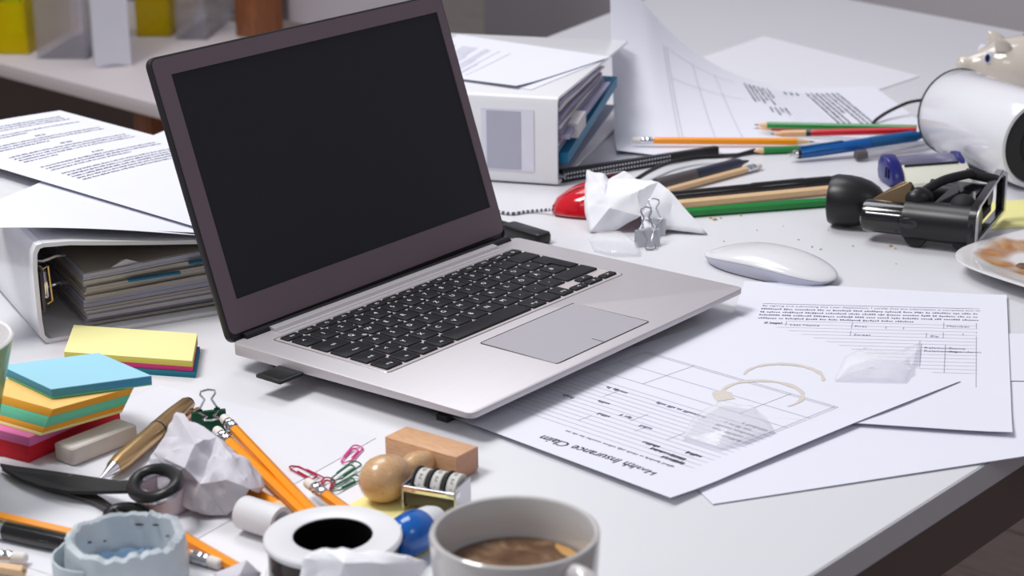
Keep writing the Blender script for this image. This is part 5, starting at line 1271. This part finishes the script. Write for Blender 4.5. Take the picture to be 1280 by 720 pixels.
for i in range(n_f):
    j = (i + 1) % n_f
    for q in ((C0[i], C0[j], C1_[j], C1_[i]), (A0[i], A1[i], A1[j], A0[j]), (A0[i], C0[i], C0[j], A0[j])[::-1], (A1[i], C1_[i], C1_[j], A1[j])): b.bm.faces.new(q)
wbuild(b, 'silver_edge', 'steel', hpn)
for s_ in (Lb1 + 0.010, Lb2 - 0.010):
    wbuild(MB().lathe([(0, -0.009), (0.0095, -0.009), (0.0105, -0.007), (0.0105, 0.007), (0.0095, 0.009), (0, 0.009)], 24, Matrix.Translation(Vector((p_(s_, 0.0, 0).x, p_(s_, 0.0, 0).y, T + 0.0106))) @ axis_rot(sd_).to_4x4() @ XM), 'roller_foot', 'rubber', hpn)
# yellow note beside it
quad_sheet('sticky_note', 'yellow sticky note lying between the punch frame and the plate', [at(1215, 288, .0005), at(1310, 282, .0005), at(1300, 248, .0005), at(1240, 252, .0005)], m='note_loose', cat='sticky note')

# ------------------------------------------------------------------ computer mouse
ma, mb_ = at(886, 322, 0.0), at(1042, 358, 0.0)
ms = thing('computer_mouse', 'flat white wireless mouse lying right of the laptop', 'mouse', ((ma.x + mb_.x) / 2, (ma.y + mb_.y) / 2, T), math.atan2(mb_.y - ma.y, mb_.x - ma.x))
ML2, MW = (v2(mb_) - v2(ma)).length / 2, 0.0290
def outline(a, k=1.0):
    c, s = math.cos(a), math.sin(a); p = 2 / 2.7
    return (math.copysign(abs(c) ** p, c) * ML2 * k, math.copysign(abs(s) ** (2 / 2.3), s) * MW * k * (1 - 0.06 * c * c))
NA = 64
def seam(x): return 0.0052 + 0.0068 * (1 - (x / ML2) ** 2)
rings = [[(*outline(2 * math.pi * k / NA, 0.88), 0.0006) for k in range(NA)], [(*outline(2 * math.pi * k / NA, 0.95), 0.0022) for k in range(NA)]]
rr = []
for k in range(NA):
    x, y = outline(2 * math.pi * k / NA, 1.0); rr.append((x, y, seam(x)))
rings.append(rr)
MB().loft(rings).build('base', 'mouse_grey', ms, 60)
b = MB(); rows = []
for q in range(13):
    t_ = q / 12; k = math.cos(t_ * math.pi / 2) ** 0.9 if t_ < 1 else 0.0
    row_ = []
    for i in range(NA):
        x0_, y0_ = outline(2 * math.pi * i / NA, 1.0); x, y = x0_ * max(k, 0.002) * 1.002, y0_ * max(k, 0.002) * 1.002
        z = seam(x0_) * 1.0 + (0.0212 - 0.0006 - seam(x0_) - 0.007 * (x / ML2) ** 2) * math.sin(t_ * math.pi / 2) ** 1.1
        row_.append((x, y, z + 0.0003))
    rows.append(row_)
b.loft(rows); b.build('top_shell', 'mouse_white', ms, 60)
# ------------------------------------------------------------------ plate with a smear of sauce
pc0 = at(1193, 322, 0.0130); pdir = Vector((math.cos(R(-10)), math.sin(R(-10)), 0)); PA = 0.105
ctr = pc0 + pdir * (PA * 1.19)
pt = thing('plate', 'white rounded square plate with brown sauce smears, right edge', 'plate', (ctr.x, ctr.y, T), R(-10 + 45))
def sq(a, k, n=4.0):
    c, s = math.cos(a), math.sin(a); d_ = (abs(c) ** n + abs(s) ** n) ** (-1 / n); return (d_ * c * k, d_ * s * k)
NP = 96
pr = [(0.055, 0.0), (0.058, 0.0), (0.062, 0.003), (0.085, 0.0085), (0.1035, 0.0128), (PA, 0.0138), (PA - 0.0004, 0.0148), (PA - 0.002, 0.0150), (0.086, 0.0112), (0.066, 0.0062), (0.056, 0.0048), (0.03, 0.0042), (0.001, 0.0042)]
b = MB(); b.loft([[(*sq(2 * math.pi * k / NP, r_), z) for k in range(NP)] for r_, z in pr]); b.build('dish', 'plate_glaze', pt, 50)
b = MB(); vi_ = []; sc0 = pt.matrix_world.inverted() @ at(1288, 326, 0.006)
def psurf(x, y):
    a = math.atan2(y, x); d_ = math.hypot(x, y) / math.hypot(*sq(a, 1.0)); pts_ = [(0.0, 0.0042), (0.03, 0.0042), (0.056, 0.0048), (0.066, 0.0062), (0.086, 0.0112), (0.103, 0.0150)]
    for (r0_, z0_), (r1_, z1_) in zip(pts_, pts_[1:]):
        if d_ <= r1_: return z0_ + (z1_ - z0_) * (d_ - r0_) / (r1_ - r0_)
    return 0.015
NSa = 60
for k in range(NSa):
    a = 2 * math.pi * k / NSa; wob = 1 + 0.16 * noise.noise((math.cos(a) * 1.7, math.sin(a) * 1.7, 3)) + 0.05 * noise.noise((math.cos(a) * 6, math.sin(a) * 6, 1))
    for q in range(5):
        rr_ = 0.0150 * (1 + 0.2 * noise.noise((math.cos(a) * 2, math.sin(a) * 2, 9))) + (0.047 * wob - 0.0150) * q / 4
        x, y = sc0.x + rr_ * math.cos(a), sc0.y + rr_ * math.sin(a) * 0.92; vi_.append((x, y, psurf(x, y) + 0.0005))
b.faces(vi_, [(k * 5 + q, k * 5 + q + 1, ((k + 1) % NSa) * 5 + q + 1, ((k + 1) % NSa) * 5 + q) for k in range(NSa) for q in range(4)])
so = b.build('sauce_smear', 'sauce', pt, 60)
ca = so.data.color_attributes.new('cover', 'FLOAT_COLOR', 'POINT')          # how much sauce is left: thin towards both borders
for k in range(NSa):
    for q, f_ in enumerate((0.0, 0.85, 0.95, 0.75, 0.0)):
        g_ = max(0.0, min(1.0, f_ * (0.8 + 0.7 * noise.noise((math.cos(2 * math.pi * k / NSa) * 2.2, math.sin(2 * math.pi * k / NSa) * 2.2, q * 0.4)))))
        ca.data[k * 5 + q].color = (g_, g_, g_, 1)
b = MB(); cx_ = pt.matrix_world.inverted() @ at(1279, 333, 0.005)
b.faces([(cx_.x + 0.009 * math.cos(R(a)) * (1 + 0.2 * math.sin(a)), cx_.y + 0.007 * math.sin(R(a)), psurf(cx_.x, cx_.y) + 0.0007) for a in range(0, 360, 30)], [tuple(range(12))]); b.build('sauce_blot', 'coffee', pt, smooth=0)
# ------------------------------------------------------------------ red mouse half under the crumpled paper
ra, rb_ = at(690, 266, 0.0), at(800, 262, 0.0)
rm_ = thing('red_mouse', 'shiny red corded mouse half hidden under the crumpled white paper', 'mouse', (ra.x, ra.y, T), math.atan2(rb_.y - ra.y, rb_.x - ra.x))
RL, RW_ = 0.088, 0.030
b = MB(); rows = []
for i in range(17):
    t_ = i / 16; x = RL * t_; wd_ = RW_ * max(0.02, math.sin(math.pi * min(1, (0.06 + t_ * 0.80)) ) ** 0.62) * (1 if t_ < 1 else 0.2); hh = 0.028 * max(0.05, math.sin(math.pi * (0.05 + t_ * 0.88)) ** 0.7)
    if i == 0: wd_, hh = 0.003, 0.004
    rows.append([(x, wd_ * math.cos(a), 0.0012 + hh * max(0, math.sin(a)) ** 0.8) for a in [math.pi * k / 16 for k in range(17)]])
b.loft(rows, closed=True); rsh = b.build('shell', 'red_shell', rm_, 50)
wbuild(MB().tube([rm_.matrix_world @ Vector(p) for p in ((0.001, -0.001, 0.0060), (0.012, -0.004, 0.0172), (0.024, -0.006, 0.0240), (0.044, -0.008, 0.0285))], 0.0014, 8), 'seam', 'red_dark', rm_)
MB().tube([(RL * t_, -RW_ * max(0.05, math.sin(math.pi * (0.06 + t_ * 0.80)) ** 0.62) - 0.0004, 0.0016) for t_ in [0.02 + 0.9 * k / 14 for k in range(15)]], 0.0013, 6).build('lower_rim', 'red_dark', rm_)
cbl = thing('mouse_cable', 'braided grey and black cable running from the red mouse behind the laptop', 'cable', at(660, 264))
pth = smooth_path([at(691, 262, .0060), at(676, 263, .0030), at(658, 264.5, .0018), at(640, 267, .0018), at(622, 264, .0018), at(600, 255, .0018)])
wbuild(MB().tube(pth, 0.0016, 8), 'cord', 'pen_grey', cbl)
b = MB()
for k in range(0, len(pth) - 1, 2):
    d_ = (pth[k + 1] - pth[k]).normalized(); b.tube([pth[k], pth[k] + d_ * 0.0022], 0.00172, 8)
tag(wbuild(b, 'braid_marks', 'label_pale', cbl), kind='stuff')

# ------------------------------------------------------------------ clear wrappers
crumple('clear_wrapper', 'crumpled clear plastic wrapper lying on the printed form', dict(a=(1043, 476, .004), b=(1056, 446, .010), c=(1082, 436, .011), d=(1120, 440, .010), e=(1146, 430, .006), f=(1140, 462, .008), g=(1132, 478, .004), h=(1085, 474, .006), i=(1090, 456, .014), j=(1150, 425, .003)),
        ['abi', 'bci', 'cdi', 'dfi', 'def', 'fgi', 'ghi', 'hai', 'ejf'], m='film', amp=0.0022, cuts=4, seed=6, cat='wrapper')
crumple('clear_wrapper', 'crumpled clear plastic wrapper lying on the claim form near its front edge', dict(a=(852, 548, .0045), b=(868, 520, .006), c=(900, 502, .006), d=(940, 508, .006), e=(962, 528, .005), f=(935, 548, .007), g=(900, 562, .0045), h=(912, 530, .012), i=(968, 540, .0045)),
        ['abh', 'bch', 'cdh', 'deh', 'efh', 'fgh', 'gah', 'eif'], m='film', amp=0.0022, cuts=4, seed=7, cat='wrapper')
crumple('clear_wrapper', 'clear plastic scrap lying before the crumpled white paper behind the laptop', dict(a=(736, 300, .001), b=(748, 289, .009), c=(775, 289, .011), d=(796, 303, .007), e=(800, 320, .001), f=(765, 316, .004), g=(742, 314, .001)),
        ['abf', 'bcf', 'cdf', 'def', 'gaf'], m='film', amp=0.0016, cuts=4, seed=8, cat='wrapper')
# ------------------------------------------------------------------ crumbs
cr = MB(); cr.lathe([(0, -0.6), (0.8, -0.4), (1.0, 0.1), (0.6, 0.6), (0, 0.7)], 7)
for v in cr.bm.verts: v.co *= 1 + 0.35 * noise.noise(v.co * 3)
proto = cr.build('crumb', 'crumb', None, 0)
for k, (x, y, s_) in enumerate(((893, 275, 1.6), (888, 273, 1.2), (901, 273, .9), (926, 270, .9), (946, 288, .6), (998, 300, .7), (1015, 309, .8), (1026, 312, .8), (1113, 308, 1.3), (1119, 311, .8), (1066, 308, .7), (979, 283, .5), (1194, 404, .7), (1212, 404, .7), (1120, 330, .5), (960, 312, .5), (1035, 288, .6), (905, 302, .6))):
    o = proto if k == 0 else proto.copy()
    if k: COL.objects.link(o)
    p = at(x, y); o.location = (p.x, p.y, T + 0.0006 * s_); o.scale = (0.0016 * s_, 0.0012 * s_, 0.0010 * s_); o.rotation_euler = (0, 0, k * 1.3)
    tag(o, 'tiny tan crumb on the white desk ' + ('just below the green pencil' if x < 940 and y < 290 else 'in front of the black hole punch' if x > 1100 and y < 320 else 'between the white mouse and the plate' if y > 320 else 'behind the white mouse'), 'crumb', 'crumbs on the desk')
